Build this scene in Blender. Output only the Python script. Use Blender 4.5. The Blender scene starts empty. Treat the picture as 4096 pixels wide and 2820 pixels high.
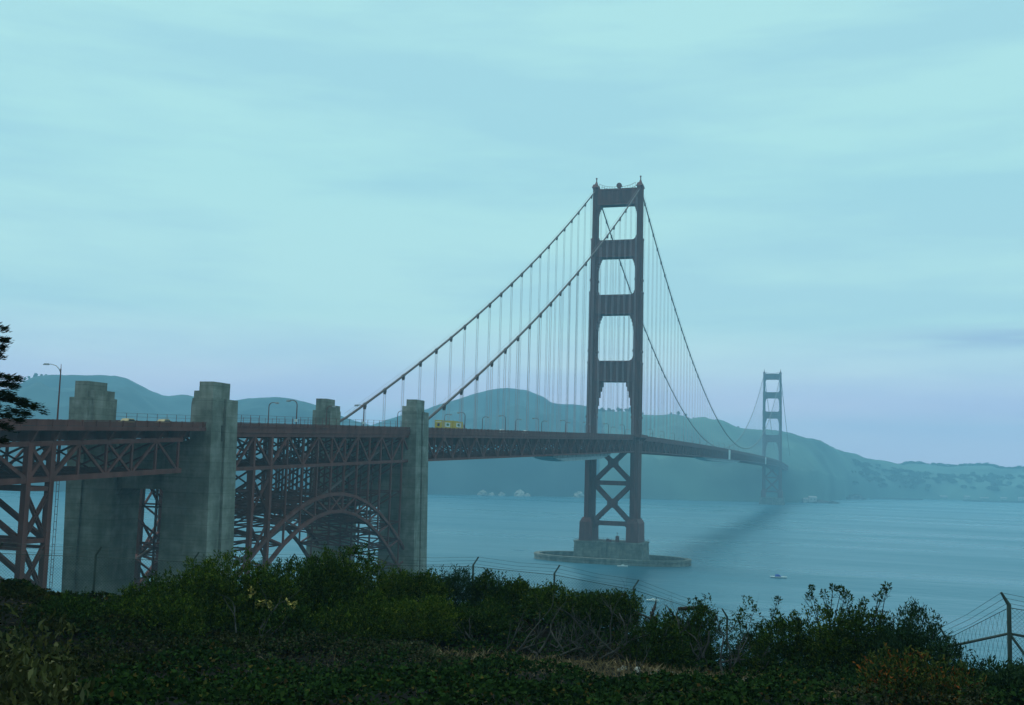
import bpy, math, random
import numpy as np
from mathutils import Vector, Matrix
random.seed(7)
rng = np.random.default_rng(7)
SC = bpy.context.scene
COL = SC.collection

# ------------------------------------------------------------------ camera
CX, CY, CZ = 137.60, -638.39, 56.21
YAW, PITCH, ROLL = 0.307125, 0.102439, 0.028582
cam = bpy.data.cameras.new('camera'); cam_o = bpy.data.objects.new('camera', cam); COL.objects.link(cam_o)
fw = Vector((-math.sin(YAW)*math.cos(PITCH), math.cos(YAW)*math.cos(PITCH), math.sin(PITCH)))
r0 = Vector((math.cos(YAW), math.sin(YAW), 0)); u0 = r0.cross(fw)
rt = r0*math.cos(ROLL) + u0*math.sin(ROLL); up = rt.cross(fw)
M = Matrix((( rt.x, up.x, -fw.x, CX), (rt.y, up.y, -fw.y, CY), (rt.z, up.z, -fw.z, CZ), (0, 0, 0, 1)))
cam_o.matrix_world = M
cam.sensor_width = 36; cam.lens = 38.38; cam.clip_start = 0.5; cam.clip_end = 20000
SC.camera = cam_o

# ------------------------------------------------------------------ sky (thin overcast) and veiled sun
SUN_EL, SUN_AZ = math.radians(66), math.radians(287)      # high, west-north-west, behind cloud
w = bpy.data.worlds.new('World'); SC.world = w; w.use_nodes = True
nt = w.node_tree; nt.nodes.clear()
def N(tree, typ, **kw):
    n = tree.nodes.new(typ)
    for k, v in kw.items(): setattr(n, k, v)
    return n
out = N(nt, 'ShaderNodeOutputWorld'); bg = N(nt, 'ShaderNodeBackground')
tc = N(nt, 'ShaderNodeTexCoord'); sep = N(nt, 'ShaderNodeSeparateXYZ')
nt.links.new(tc.outputs['Generated'], sep.inputs[0])
ramp = N(nt, 'ShaderNodeValToRGB'); cr = ramp.color_ramp
stops = [(0.0, (.84, .78, 1.10)), (.06, (.77, .79, 1.06)), (.09, (.68, .88, .98)), (.13, (.56, .89, .91)), (.25, (.48, .85, .88)), (.6, (.46, .82, .86)), (1, (.46, .82, .86))]
while len(cr.elements) < len(stops): cr.elements.new(.5)
for e, (p_, c_) in zip(cr.elements, stops): e.position = p_; e.color = (*c_, 1)
nt.links.new(sep.outputs['Z'], ramp.inputs[0])
mp = N(nt, 'ShaderNodeMapping'); mp.inputs['Scale'].default_value = (1.6, 1.6, 11); mp.inputs['Rotation'].default_value = (.04, .03, .5)
nt.links.new(tc.outputs['Generated'], mp.inputs[0])
nz = N(nt, 'ShaderNodeTexNoise'); nz.inputs['Scale'].default_value = 1.9; nz.inputs['Detail'].default_value = 6; nz.inputs['Roughness'].default_value = .55
nt.links.new(mp.outputs[0], nz.inputs['Vector'])
crmp = N(nt, 'ShaderNodeValToRGB'); crmp.color_ramp.elements[0].position = .40; crmp.color_ramp.elements[0].color = (.875, .90, .965, 1)
crmp.color_ramp.elements[1].position = .62; crmp.color_ramp.elements[1].color = (1.03, 1.02, 1.0, 1)
nt.links.new(nz.outputs['Fac'], crmp.inputs[0])
mul = N(nt, 'ShaderNodeMix', data_type='RGBA', blend_type='MULTIPLY'); mul.inputs['Factor'].default_value = 1
nt.links.new(ramp.outputs[0], mul.inputs['A']); nt.links.new(crmp.outputs[0], mul.inputs['B'])
sky = N(nt, 'ShaderNodeTexSky', sky_type='NISHITA', sun_disc=False, sun_elevation=SUN_EL, sun_rotation=SUN_AZ)
skm = N(nt, 'ShaderNodeVectorMath', operation='SCALE'); skm.inputs['Scale'].default_value = .08
nt.links.new(sky.outputs[0], skm.inputs[0])
mx = N(nt, 'ShaderNodeMix', data_type='RGBA'); mx.inputs['Factor'].default_value = .94      # cloud sheet over the clear sky
nt.links.new(skm.outputs[0], mx.inputs['A']); # one thin grey-blue cloud bar low over the right-hand shore
def wmath(op, a, b_=None, clamp=False):
    n = N(nt, 'ShaderNodeMath', operation=op, use_clamp=clamp)
    for k_, v_ in ((0, a), (1, b_)):
        if v_ is None: continue
        if hasattr(v_, 'links'): nt.links.new(v_, n.inputs[k_])
        else: n.inputs[k_].default_value = v_
    return n.outputs[0]
az = wmath('ARCTAN2', sep.outputs['X'], sep.outputs['Y'])
mp2 = N(nt, 'ShaderNodeMapping'); mp2.inputs['Scale'].default_value = (5, 5, 70); nt.links.new(tc.outputs['Generated'], mp2.inputs[0])
nz2 = N(nt, 'ShaderNodeTexNoise'); nz2.inputs['Scale'].default_value = 1.2; nz2.inputs['Detail'].default_value = 5; nt.links.new(mp2.outputs[0], nz2.inputs['Vector'])
e1 = wmath('DIVIDE', wmath('ABSOLUTE', wmath('SUBTRACT', sep.outputs['Z'], .117)), .014)
a1 = wmath('DIVIDE', wmath('ABSOLUTE', wmath('SUBTRACT', az, .16)), .19)
bar_ = wmath('MULTIPLY', wmath('SUBTRACT', 1.0, e1, True), wmath('SUBTRACT', 1.0, a1, True))
bar_ = wmath('MULTIPLY', bar_, wmath('MULTIPLY', wmath('SUBTRACT', nz2.outputs['Fac'], .34, True), 5.0, True), True)
cb = N(nt, 'ShaderNodeMix', data_type='RGBA'); nt.links.new(bar_, cb.inputs['Factor']); nt.links.new(mul.outputs['Result'], cb.inputs['A']); cb.inputs['B'].default_value = (.36, .52, .78, 1)
nt.links.new(cb.outputs['Result'], mx.inputs['B'])
nt.links.new(mx.outputs['Result'], bg.inputs['Color']); bg.inputs['Strength'].default_value = 1.0
nt.links.new(bg.outputs[0], out.inputs[0])
sl = bpy.data.lights.new('sun', 'SUN'); sl.energy = 1.6; sl.angle = math.radians(20); sl.color = (.95, .97, 1.0)
so = bpy.data.objects.new('sun', sl); COL.objects.link(so)
sd = Vector((math.sin(SUN_AZ)*math.cos(SUN_EL), math.cos(SUN_AZ)*math.cos(SUN_EL), math.sin(SUN_EL)))
so.rotation_euler = sd.to_track_quat('Z', 'Y').to_euler()
vs = SC.view_settings; vs.view_transform = 'Standard'; vs.look = 'None'; vs.exposure = 0.0; vs.gamma = 1; vs.use_curve_mapping = False
SC.cycles.max_bounces = 5; SC.cycles.diffuse_bounces = 3; SC.cycles.glossy_bounces = 2; SC.cycles.transparent_max_bounces = 8
SC.cycles.volume_bounces = 1; SC.cycles.use_denoising = True; SC.cycles.caustics_reflective = False; SC.cycles.caustics_refractive = False

# ------------------------------------------------------------------ materials
MATS = {}
def mat(name, col, rough=.7, var=.25, scale=.6, metallic=0, bump=0, col2=None, streak=False, spec=.08):
    m = bpy.data.materials.new(name); m.use_nodes = True; t = m.node_tree; b = t.nodes['Principled BSDF']
    b.inputs['Roughness'].default_value = rough; b.inputs['Metallic'].default_value = metallic
    b.inputs['Specular IOR Level'].default_value = spec
    g = N(t, 'ShaderNodeNewGeometry'); mpn = N(t, 'ShaderNodeMapping')
    mpn.inputs['Scale'].default_value = (scale, scale, scale*(.18 if streak else 1))
    t.links.new(g.outputs['Position'], mpn.inputs[0])
    n = N(t, 'ShaderNodeTexNoise'); n.inputs['Scale'].default_value = 1; n.inputs['Detail'].default_value = 5
    t.links.new(mpn.outputs[0], n.inputs['Vector'])
    r = N(t, 'ShaderNodeValToRGB')
    c2 = col2 or tuple(c*(1-var) for c in col); c1 = tuple(min(1, c*(1+var*.6)) for c in col)
    r.color_ramp.elements[0].position = .3; r.color_ramp.elements[0].color = (*c2, 1)
    r.color_ramp.elements[1].position = .7; r.color_ramp.elements[1].color = (*c1, 1)
    t.links.new(n.outputs['Fac'], r.inputs[0]); t.links.new(r.outputs[0], b.inputs['Base Color'])
    if bump:
        bp = N(t, 'ShaderNodeBump'); bp.inputs['Strength'].default_value = bump; bp.inputs['Distance'].default_value = .1
        n2 = N(t, 'ShaderNodeTexNoise'); n2.inputs['Scale'].default_value = scale*9; n2.inputs['Detail'].default_value = 3
        t.links.new(g.outputs['Position'], n2.inputs['Vector']); t.links.new(n2.outputs['Fac'], bp.inputs['Height']); t.links.new(bp.outputs[0], b.inputs['Normal'])
    MATS[name] = m; return m
mat('steel', (.165, .057, .044), .65, .35, .5, streak=True)
mat('cable_steel', (.13, .09, .08), .6, .2, .5)
mat('rope', (.45, .36, .38), .6, .1, .5)
mat('asphalt', (.06, .06, .06), .9, .2, .8)
mat('white_paint', (.72, .74, .70), .5, .1, .5)
mat('grey_paint', (.32, .33, .33), .5, .15, .5)
mat('dark_glass', (.02, .025, .03), .15, .1, 1, spec=.5)
mat('tyre', (.02, .02, .02), .9, .1, 1)
mat('yellow_paint', (.62, .42, .06), .5, .15, .6)
mat('tan_paint', (.45, .34, .18), .5, .15, .6)
mat('green_mark', (.08, .22, .10), .6, .1, 1)
mat('blue_paint', (.06, .12, .42), .5, .2, .8)
mat('net', (.40, .46, .46), .9, .2, .4)
mat('galvanised', (.06, .078, .068), .6, .3, 2)
mat('soil', (.009, .008, .006), .95, .4, .7, bump=.4)
mat('cliff', (.16, .13, .10), .95, .4, .05, col2=(.05, .06, .035))
mat('hillside', (.05, .08, .075), .95, .45, .012, col2=(.022, .04, .045))
mat('hill_grass', (.09, .15, .115), .95, .45, .010, col2=(.05, .085, .075))
mat('pale_rock', (.33, .32, .28), .9, .35, .06)
mat('dark_rock', (.07, .07, .065), .9, .4, .1)
mat('far_leaf', (.058, .098, .072), .9, .35, .08)
mat('bark', (.03, .027, .021), .9, .4, 2)
mat('dead_wood', (.062, .058, .052), .9, .35, 3, bump=.3)
mat('cut_wood', (.045, .038, .033), .9, .35, 3, bump=.3)
mat('dry_grass', (.26, .20, .12), .95, .35, 1.2)
mat('far_wall', (.45, .44, .40), .9, .2, .1)
mat('far_roof', (.28, .27, .25), .9, .2, .1)
mat('lamp_glass', (.5, .5, .42), .4, .1, 1)

def concrete(name, base):
    m = bpy.data.materials.new(name); m.use_nodes = True; t = m.node_tree; b = t.nodes['Principled BSDF']
    b.inputs['Roughness'].default_value = .92; b.inputs['Specular IOR Level'].default_value = .2
    g = N(t, 'ShaderNodeNewGeometry')
    def noise(sc, det, vec=(1, 1, 1)):
        mpn = N(t, 'ShaderNodeMapping'); mpn.inputs['Scale'].default_value = tuple(sc*v for v in vec)
        t.links.new(g.outputs['Position'], mpn.inputs[0])
        n = N(t, 'ShaderNodeTexNoise'); n.inputs['Scale'].default_value = 1; n.inputs['Detail'].default_value = det; n.inputs['Roughness'].default_value = .6
        t.links.new(mpn.outputs[0], n.inputs['Vector']); return n.outputs['Fac']
    def ramp_(fac, a, bb, ca, cb):
        r = N(t, 'ShaderNodeValToRGB'); r.color_ramp.elements[0].position = a; r.color_ramp.elements[1].position = bb
        r.color_ramp.elements[0].color = (*ca, 1); r.color_ramp.elements[1].color = (*cb, 1); t.links.new(fac, r.inputs[0]); return r.outputs[0]
    def mult(a, bb, f=1):
        mm = N(t, 'ShaderNodeMix', data_type='RGBA', blend_type='MULTIPLY'); mm.inputs['Factor'].default_value = f
        t.links.new(a, mm.inputs['A']); t.links.new(bb, mm.inputs['B']); return mm.outputs['Result']
    c = ramp_(noise(.11, 6), .3, .72, tuple(x*.66 for x in base), tuple(x*1.15 for x in base))
    c = mult(c, ramp_(noise(.5, 4, (1, 1, .12)), .3, .65, (.55, .57, .53), (1, 1, 1)), .9)
    c = mult(c, ramp_(noise(.33, 6), .42, .60, (.66, .68, .64), (1.1, 1.1, 1.1)), .8)          # run-down streaks
    c = mult(c, ramp_(noise(.9, 3, (.05, .05, 1)), .38, .62, (.78, .79, .76), (1.06, 1.06, 1.06)), .7)  # pour lifts
    sp = N(t, 'ShaderNodeSeparateXYZ'); t.links.new(g.outputs['Position'], sp.inputs[0])
    dv = N(t, 'ShaderNodeMath', operation='DIVIDE'); t.links.new(sp.outputs['Z'], dv.inputs[0]); dv.inputs[1].default_value = 3.05
    fr_ = N(t, 'ShaderNodeMath', operation='FRACT'); t.links.new(dv.outputs[0], fr_.inputs[0])
    c = mult(c, ramp_(fr_.outputs[0], .03, .06, (.70, .71, .68), (1, 1, 1)), .8)                     # joints between pours
    t.links.new(c, b.inputs['Base Color'])
    wv = N(t, 'ShaderNodeTexWave', wave_type='BANDS', bands_direction='Z'); wv.inputs['Scale'].default_value = .42; wv.inputs['Distortion'].default_value = .3
    t.links.new(g.outputs['Position'], wv.inputs['Vector'])
    bp = N(t, 'ShaderNodeBump'); bp.inputs['Strength'].default_value = .12; bp.inputs['Distance'].default_value = .08
    t.links.new(wv.outputs['Fac'], bp.inputs['Height'])
    bp2 = N(t, 'ShaderNodeBump'); bp2.inputs['Strength'].default_value = .4; bp2.inputs['Distance'].default_value = .1
    t.links.new(noise(1.6, 4), bp2.inputs['Height']); t.links.new(bp.outputs[0], bp2.inputs['Normal']); t.links.new(bp2.outputs[0], b.inputs['Normal'])
    MATS[name] = m
concrete('concrete', (.30, .29, .245))
concrete('pier_concrete', (.27, .26, .22))

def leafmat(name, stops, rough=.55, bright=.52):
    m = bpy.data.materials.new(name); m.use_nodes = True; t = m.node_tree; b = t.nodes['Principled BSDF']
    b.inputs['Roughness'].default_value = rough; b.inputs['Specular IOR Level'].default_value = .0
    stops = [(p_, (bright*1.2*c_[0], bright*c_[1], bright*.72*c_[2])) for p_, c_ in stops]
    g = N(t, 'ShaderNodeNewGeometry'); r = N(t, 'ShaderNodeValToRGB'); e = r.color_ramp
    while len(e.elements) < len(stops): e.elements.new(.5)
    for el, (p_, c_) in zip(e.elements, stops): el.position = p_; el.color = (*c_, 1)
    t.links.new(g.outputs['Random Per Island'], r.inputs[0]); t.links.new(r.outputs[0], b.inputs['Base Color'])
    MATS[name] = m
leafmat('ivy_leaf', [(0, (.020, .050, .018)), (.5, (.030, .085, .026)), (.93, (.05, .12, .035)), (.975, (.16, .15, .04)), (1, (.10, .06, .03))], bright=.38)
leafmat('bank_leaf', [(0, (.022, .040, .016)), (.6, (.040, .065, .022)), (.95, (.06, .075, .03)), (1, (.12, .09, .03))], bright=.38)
leafmat('shrub_leaf', [(0, (.03, .065, .014)), (.6, (.055, .12, .02)), (.9, (.11, .19, .03)), (1, (.2, .25, .05))])
leafmat('dense_leaf', [(0, (.022, .05, .014)), (.6, (.04, .095, .02)), (.93, (.075, .15, .03)), (1, (.16, .2, .05))])
leafmat('bright_leaf', [(0, (.04, .09, .016)), (.6, (.08, .16, .025)), (1, (.19, .27, .045))])
leafmat('needle_leaf', [(0, (.016, .045, .024)), (.6, (.028, .07, .034)), (1, (.05, .10, .045))])
leafmat('grey_leaf', [(0, (.08, .10, .04)), (.6, (.15, .19, .08)), (.9, (.22, .27, .15)), (1, (.4, .45, .32))], .45, .28)
leafmat('brush_leaf', [(0, (.05, .065, .04)), (.6, (.09, .11, .07)), (1, (.16, .18, .13))], bright=.38)
leafmat('turning_leaf', [(0, (.04, .08, .025)), (.6, (.075, .12, .035)), (.8, (.13, .15, .04)), (.9, (.26, .12, .03)), (1, (.3, .08, .03))])
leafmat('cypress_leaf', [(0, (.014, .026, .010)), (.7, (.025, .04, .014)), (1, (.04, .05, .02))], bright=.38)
leafmat('yellow_petal', [(0, (.38, .36, .10)), (1, (.58, .56, .22))])
leafmat('straw', [(0, (.16, .13, .09)), (.6, (.3, .25, .17)), (1, (.45, .4, .3))])

# ------------------------------------------------------------------ builders
class MB:
    def __init__(s): s.v = []; s.f = []
    def add(s, vs_, fs_):
        o = len(s.v); s.v += [tuple(a) for a in vs_]; s.f += [tuple(i+o for i in f) for f in fs_]
    def box(s, x0, x1, y0, y1, z0, z1):
        s.frus(x0, x1, y0, y1, z0, x0, x1, y0, y1, z1)
    def frus(s, x0, x1, y0, y1, z0, a0, a1, b0, b1, z1):
        s.add([(x0, y0, z0), (x1, y0, z0), (x1, y1, z0), (x0, y1, z0), (a0, b0, z1), (a1, b0, z1), (a1, b1, z1), (a0, b1, z1)],
              [(3, 2, 1, 0), (4, 5, 6, 7), (0, 1, 5, 4), (1, 2, 6, 5), (2, 3, 7, 6), (3, 0, 4, 7)])
    def bar(s, p, q, w_, h_=None):
        h_ = h_ or w_; p = Vector(p); q = Vector(q); d = (q-p).normalized()
        side = d.cross(Vector((0, 0, 1)));
        if side.length < 1e-3: side = Vector((1, 0, 0))
        side.normalize(); n = side.cross(d)
        vs_ = [e + side*(a*w_/2) + n*(b*h_/2) for e in (p, q) for a, b in ((-1, -1), (1, -1), (1, 1), (-1, 1))]
        s.add(vs_, [(3, 2, 1, 0), (4, 5, 6, 7), (0, 1, 5, 4), (1, 2, 6, 5), (2, 3, 7, 6), (3, 0, 4, 7)])
    def tube(s, pts, rads, n=6):
        pts = [Vector(p) for p in pts]; vs_ = []; fs_ = []
        for i, p in enumerate(pts):
            d = (pts[min(i+1, len(pts)-1)] - pts[max(i-1, 0)]).normalized()
            a = d.cross(Vector((0.13, 0.27, 1))); a = a if a.length > 1e-3 else Vector((1, 0, 0)); a.normalize(); b = d.cross(a)
            r = rads[i] if hasattr(rads, '__len__') else rads
            for k in range(n):
                t = 2*math.pi*k/n; vs_.append(p + a*(r*math.cos(t)) + b*(r*math.sin(t)))
        for i in range(len(pts)-1):
            for k in range(n):
                fs_.append((i*n+k, i*n+(k+1) % n, (i+1)*n+(k+1) % n, (i+1)*n+k))
        fs_.append(tuple(range(n-1, -1, -1))); fs_.append(tuple((len(pts)-1)*n+k for k in range(n)))
        s.add(vs_, fs_)
    def prism(s, poly, y0, y1):            # polygon in XZ, extruded along Y
        n = len(poly)
        s.add([(x, y0, z) for x, z in poly] + [(x, y1, z) for x, z in poly],
              [tuple(range(n)), tuple(range(2*n-1, n-1, -1))] + [(i, i+n, (i+1) % n+n, (i+1) % n) for i in range(n)])
    def mesh(s, name, m, smooth=False):
        me = bpy.data.meshes.new(name); me.from_pydata(s.v, [], s.f); me.materials.append(MATS[m])
        if smooth: me.polygons.foreach_set('use_smooth', [True]*len(me.polygons))
        me.update(); return me
    def obj(s, name, m, parent=None, smooth=False, kind=None, loc=None):
        return link(bpy.data.objects.new(name, s.mesh(name, m, smooth)), parent, kind)
def link(o, parent=None, kind=None):
    COL.objects.link(o)
    if parent is not None:
        o.parent = parent; o.matrix_parent_inverse = Matrix.Translation(parent.location).inverted()
    if kind: o['kind'] = kind
    return o
def thing(name, label, cat, loc=(0, 0, 0), group=None):
    o = bpy.data.objects.new(name, None); o.location = loc; o.empty_display_size = .5; COL.objects.link(o); return tag(o, label, cat, group)
def tag(o, label, cat, group=None):
    o['label'] = label; o['category'] = cat
    if group: o['group'] = group
    return o
def part(name, parent):                    # an Empty part that holds sub-parts
    o = bpy.data.objects.new(name, None); o.empty_display_size = .5; o.location = parent.location; return link(o, parent)
UNIT = {}
def unit_bar(m):
    if m not in UNIT:
        b = MB(); b.box(-.5, .5, -.5, .5, 0, 1); UNIT[m] = b.mesh('bar_'+m, m)
    return UNIT[m]
def unit_laced(m, n):
    k = (m, n)
    if k not in UNIT:
        b = MB(); b.box(-.5, -.36, -.5, .5, 0, 1); b.box(.36, .5, -.5, .5, 0, 1)
        for i in range(n):
            for s_ in (-1, 1):
                a, c = (-.4, .4) if (i+(s_ > 0)) % 2 else (.4, -.4)
                z0, z1 = i/n, (i+1)/n; t = .13/n; y = s_*.44
                b.add([(a, y, z0), (c, y, z1), (c, y, z1+t*1.6), (a, y, z0+t*1.6)], [(0, 1, 2, 3)])
        UNIT[k] = b.mesh('laced_'+m, m)
    return UNIT[k]
def bar_obj(name, parent, p, q, w_, h_=None, m='steel', laced=0):
    h_ = h_ or w_; p = Vector(p); q = Vector(q); d = q-p; L = d.length; d.normalize()
    side = d.cross(Vector((0, 0, 1)))
    if side.length < 1e-3: side = Vector((0, 1, 0))
    side.normalize(); n = side.cross(d)
    o = bpy.data.objects.new(name, unit_laced(m, laced) if laced else unit_bar(m))
    mt = Matrix(((n.x*h_, side.x*w_, d.x*L, p.x), (n.y*h_, side.y*w_, d.y*L, p.y), (n.z*h_, side.z*w_, d.z*L, p.z), (0, 0, 0, 1)))
    o.matrix_world = mt
    return link(o, parent)
def quads(name, V, m, parent=None, kind=None):
    n = len(V); me = bpy.data.meshes.new(name)
    me.vertices.add(n*4); me.vertices.foreach_set('co', np.ascontiguousarray(V, np.float32).reshape(-1))
    me.loops.add(n*4); me.loops.foreach_set('vertex_index', np.arange(n*4, dtype=np.int32))
    me.polygons.add(n); me.polygons.foreach_set('loop_start', np.arange(0, n*4, 4, dtype=np.int32))
    me.materials.append(MATS[m]); me.update(calc_edges=True)
    return link(bpy.data.objects.new(name, me), parent, kind)
def unitv(a): return a/np.maximum(1e-6, np.linalg.norm(a, axis=-1, keepdims=True))
def leaves(P, D, s, wr=.45, droop=.15):
    """diamond leaves: base points P, directions D, lengths s"""
    n = len(P); D = unitv(D); R = unitv(np.cross(D, rng.normal(size=(n, 3)))); U = np.cross(R, D)
    s = s[:, None] if hasattr(s, '__len__') else s
    mid = P + D*s*.5; hw = s*wr*.5
    fold = U*s*.10
    return np.stack([P, mid + R*hw + fold, P + D*s - U*s*droop, mid - R*hw + fold], 1)
_ph = rng.uniform(0, 6.28, (40,)); _dr = rng.normal(size=(40, 2))
def fbm(x, y, sc=1., oct=4):
    v = 0; a = 1; tot = 0
    for o_ in range(oct):
        for k in range(4):
            i = (o_*4+k) % 40; dd = _dr[i]/np.hypot(*_dr[i])
            v = v + a*np.sin((x*dd[0]+y*dd[1])*sc*2**o_ + _ph[i] + 1.3*np.sin((x*dd[1]-y*dd[0])*sc*2**o_*.7+_ph[i+7]))
        tot += a*2.2; a *= .5
    return v/tot
def sstep(a, b, x):
    t = np.clip((x-a)/(b-a), 0, 1); return t*t*(3-2*t)

# ------------------------------------------------------------------ water
WATER = 1.5
m = bpy.data.materials.new('sea_water'); m.use_nodes = True; t = m.node_tree; b = t.nodes['Principled BSDF']
b.inputs['Base Color'].default_value = (.022, .125, .175, 1); b.inputs['IOR'].default_value = 1.33; b.inputs['Specular IOR Level'].default_value = .5
g = N(t, 'ShaderNodeNewGeometry')
def wn(sc, det, vec=(1, 1, 1), rot=0):
    mpn = N(t, 'ShaderNodeMapping'); mpn.inputs['Scale'].default_value = tuple(sc*v for v in vec); mpn.inputs['Rotation'].default_value = (0, 0, rot)
    t.links.new(g.outputs['Position'], mpn.inputs[0])
    n = N(t, 'ShaderNodeTexNoise'); n.inputs['Scale'].default_value = 1; n.inputs['Detail'].default_value = det
    t.links.new(mpn.outputs[0], n.inputs['Vector']); return n.outputs['Fac']
rr = N(t, 'ShaderNodeMapRange'); rr.inputs['From Min'].default_value = .35; rr.inputs['From Max'].default_value = .65; rr.inputs['To Min'].default_value = .22; rr.inputs['To Max'].default_value = .42
t.links.new(wn(.006, 3, (.35, 1.6, 1), .3), rr.inputs[0]); t.links.new(rr.outputs[0], b.inputs['Roughness'])
b1 = N(t, 'ShaderNodeBump'); b1.inputs['Strength'].default_value = .55; b1.inputs['Distance'].default_value = .9
t.links.new(wn(.09, 5, (1, 1.8, 1), .4), b1.inputs['Height'])
b2 = N(t, 'ShaderNodeBump'); b2.inputs['Strength'].default_value = .5; b2.inputs['Distance'].default_value = 4
t.links.new(wn(.018, 3, (.7, 1.6, 1), .2), b2.inputs['Height']); t.links.new(b1.outputs[0], b2.inputs['Normal']); t.links.new(b2.outputs[0], b.inputs['Normal'])
MATS['sea_water'] = m
mb = MB(); mb.add([(-4200, -1400, WATER), (3400, -1400, WATER), (3400, 3600, WATER), (-4200, 3600, WATER)], [(0, 1, 2, 3)])
mb.obj('water', 'sea_water', kind='structure')

# ------------------------------------------------------------------ near land (bluff)
FX, FY = -math.sin(YAW), math.cos(YAW); RX, RY = math.cos(YAW), math.sin(YAW)
def to_local(X, Y): dx, dy = X-CX, Y-CY; return dx*RX+dy*RY, dx*FX+dy*FY
def to_world(x, d): return CX+x*RX+d*FX, CY+x*RY+d*FY
def ground(x, d):
    x = np.asarray(x, float); d = np.asarray(d, float)
    z = 53.65 - .09*np.minimum(d, 60) + .12*fbm(x, d, .5, 3)
    z = z + 1.25*np.exp(-((x+13.5)/5.5)**2)*sstep(22, 28.5, d)*(1-sstep(30.5, 36, d))
    z = z - 1.3*sstep(27, 32, d)*sstep(3, 7, x)
    z = z + (.95-.5*sstep(1, 5, x))*sstep(29.5, 33.5, d)*(1-sstep(36.5, 41, d))*sstep(-11, -8, x)
    z = np.where(d < 0, 53.65 + .02*d, z)
    edge = 38.5 + 2.6*np.maximum(0, -x-75) + 2*fbm(x, d*0, .12, 3)
    over = np.maximum(0, d-edge)
    z = np.maximum(z - .8*over - 3*np.abs(fbm(x, d, .06, 3))*sstep(2, 25, over), 3.2 + .6*fbm(x, d, .03, 2))
    shore = np.where(x < -5, 352 - .25*np.abs(x+60), 352-np.minimum(1, (x+5)/60)*210) + 9*fbm(x, d, .03, 3)
    z = z - 9*sstep(-6, 8, d-shore)
    z = z - 9*sstep(-260, -290, x)*sstep(30, 60, d) if False else z
    return z
gx = np.unique(np.concatenate([np.linspace(-330, -40, 60), np.linspace(-40, 40, 130), np.linspace(40, 330, 60)]))
gd = np.unique(np.concatenate([np.linspace(-90, 4, 14), np.linspace(4, 46, 75), np.linspace(46, 400, 110)]))
XX, DD = np.meshgrid(gx, gd); ZZ = ground(XX, DD); WX, WY = to_world(XX, DD)
nx, nd = len(gx), len(gd)
vv = np.stack([WX, WY, ZZ], -1).reshape(-1, 3)
ii = np.arange((nd-1)*(nx-1)); i0 = (ii//(nx-1))*nx + ii % (nx-1)
me = bpy.data.meshes.new('ground'); me.from_pydata(vv.tolist(), [], np.stack([i0, i0+1, i0+nx+1, i0+nx], 1).tolist())
me.materials.append(MATS['soil']); me.polygons.foreach_set('use_smooth', [True]*len(me.polygons))
link(bpy.data.objects.new('ground', me), None, 'structure')

# ------------------------------------------------------------------ hills across the strait: ridge line (X, Y, Z) and shore line (X, Y)
HILLS = {
 'A': [(-1590,880,116,-1156,499),(-1510,966,140,-1067,534),(-1440,1035,159,-993,561),(-1414,1059,168,-967,570),(-1399,1073,181,-952,576),(-1385,1085,194,-940,581),(-1374,1095,201,-929,585),(-1339,1125,206,-911,614),(-1296,1160,207,-895,657),(-1265,1185,210,-882,687),(-1248,1197,206,-874,702),(-1231,1210,196,-867,717),(-1212,1224,184,-858,735),(-1192,1238,175,-848,753),(-1180,1246,174,-843,764),(-1160,1260,179,-833,781),(-1135,1277,174,-820,804),(-1110,1294,157,-807,825),(-1067,1321,126,-784,861)],
 'A2': [(-1120,1106,111,-855,738),(-1084,1131,131,-837,773),(-1056,1150,142,-822,799),(-1021,1173,157,-803,832),(-992,1191,164,-787,859),(-972,1203,169,-775,876),(-931,1227,171,-751,912),(-898,1246,170,-730,940),(-858,1267,160,-704,974),(-821,1286,142,-680,1004),(-798,1298,134,-664,1022),(-776,1308,129,-650,1039),(-740,1324,112,-625,1066)],
 'B': [(-980,1542,99,-695,984),(-942,1561,114,-673,1012),(-904,1579,128,-650,1039),(-865,1597,146,-626,1065),(-827,1614,160,-603,1090),(-783,1632,172,-575,1119),(-725,1655,196,-535,1151),(-683,1670,211,-506,1172),(-658,1679,219,-488,1185),(-625,1690,224,-465,1201),(-595,1700,226,-443,1215),(-575,1706,225,-428,1225),(-554,1712,219,-413,1234),(-533,1718,210,-398,1243),(-517,1722,198,-386,1250),(-499,1727,195,-373,1257),(-468,1735,195,-349,1268),(-444,1742,193,-330,1276),(-399,1752,184,-295,1291),(-344,1764,168,-253,1308),(-273,1777,142,-197,1329)],
 'C': [(-493,1698,124,-373,1256),(-440,1712,154,-333,1275),(-404,1720,175,-304,1287),(-388,1724,180,-292,1292),(-366,1729,180,-275,1300),(-343,1733,180,-257,1307),(-308,1740,174,-229,1317),(-282,1745,173,-208,1325),(-244,1751,178,-178,1336),(-219,1755,173,-157,1343),(-196,1758,163,-139,1349),(-171,1762,156,-119,1356),(-138,1766,156,-93,1373),(-118,1768,150,-77,1382),(-95,1770,143,-59,1393),(-58,1774,144,-29,1411),(8,1778,143,26,1443),(46,1780,133,58,1484),(60,1886,131,70,1547),(77,2021,120,84,1725),(99,2170,112,103,1871),(131,2320,109,132,2040),(166,2348,97,164,2147),(204,2378,95,199,2161),(240,2405,84,232,2174),(310,2457,70,295,2197),(374,2503,62,353,2221)],
 'D': [(146,2662,52,145,2112),(201,2661,71,191,2158),(249,2660,82,232,2174),(280,2659,93,260,2184),(333,2656,90,306,2202),(385,2652,85,353,2221),(434,2648,90,397,2239),(491,2643,92,450,2258),(509,2641,84,466,2264),(572,2633,86,526,2286),(694,2614,85,640,2297),(864,2581,87,802,2306),(1073,2526,83,1008,2308)],
}
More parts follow.
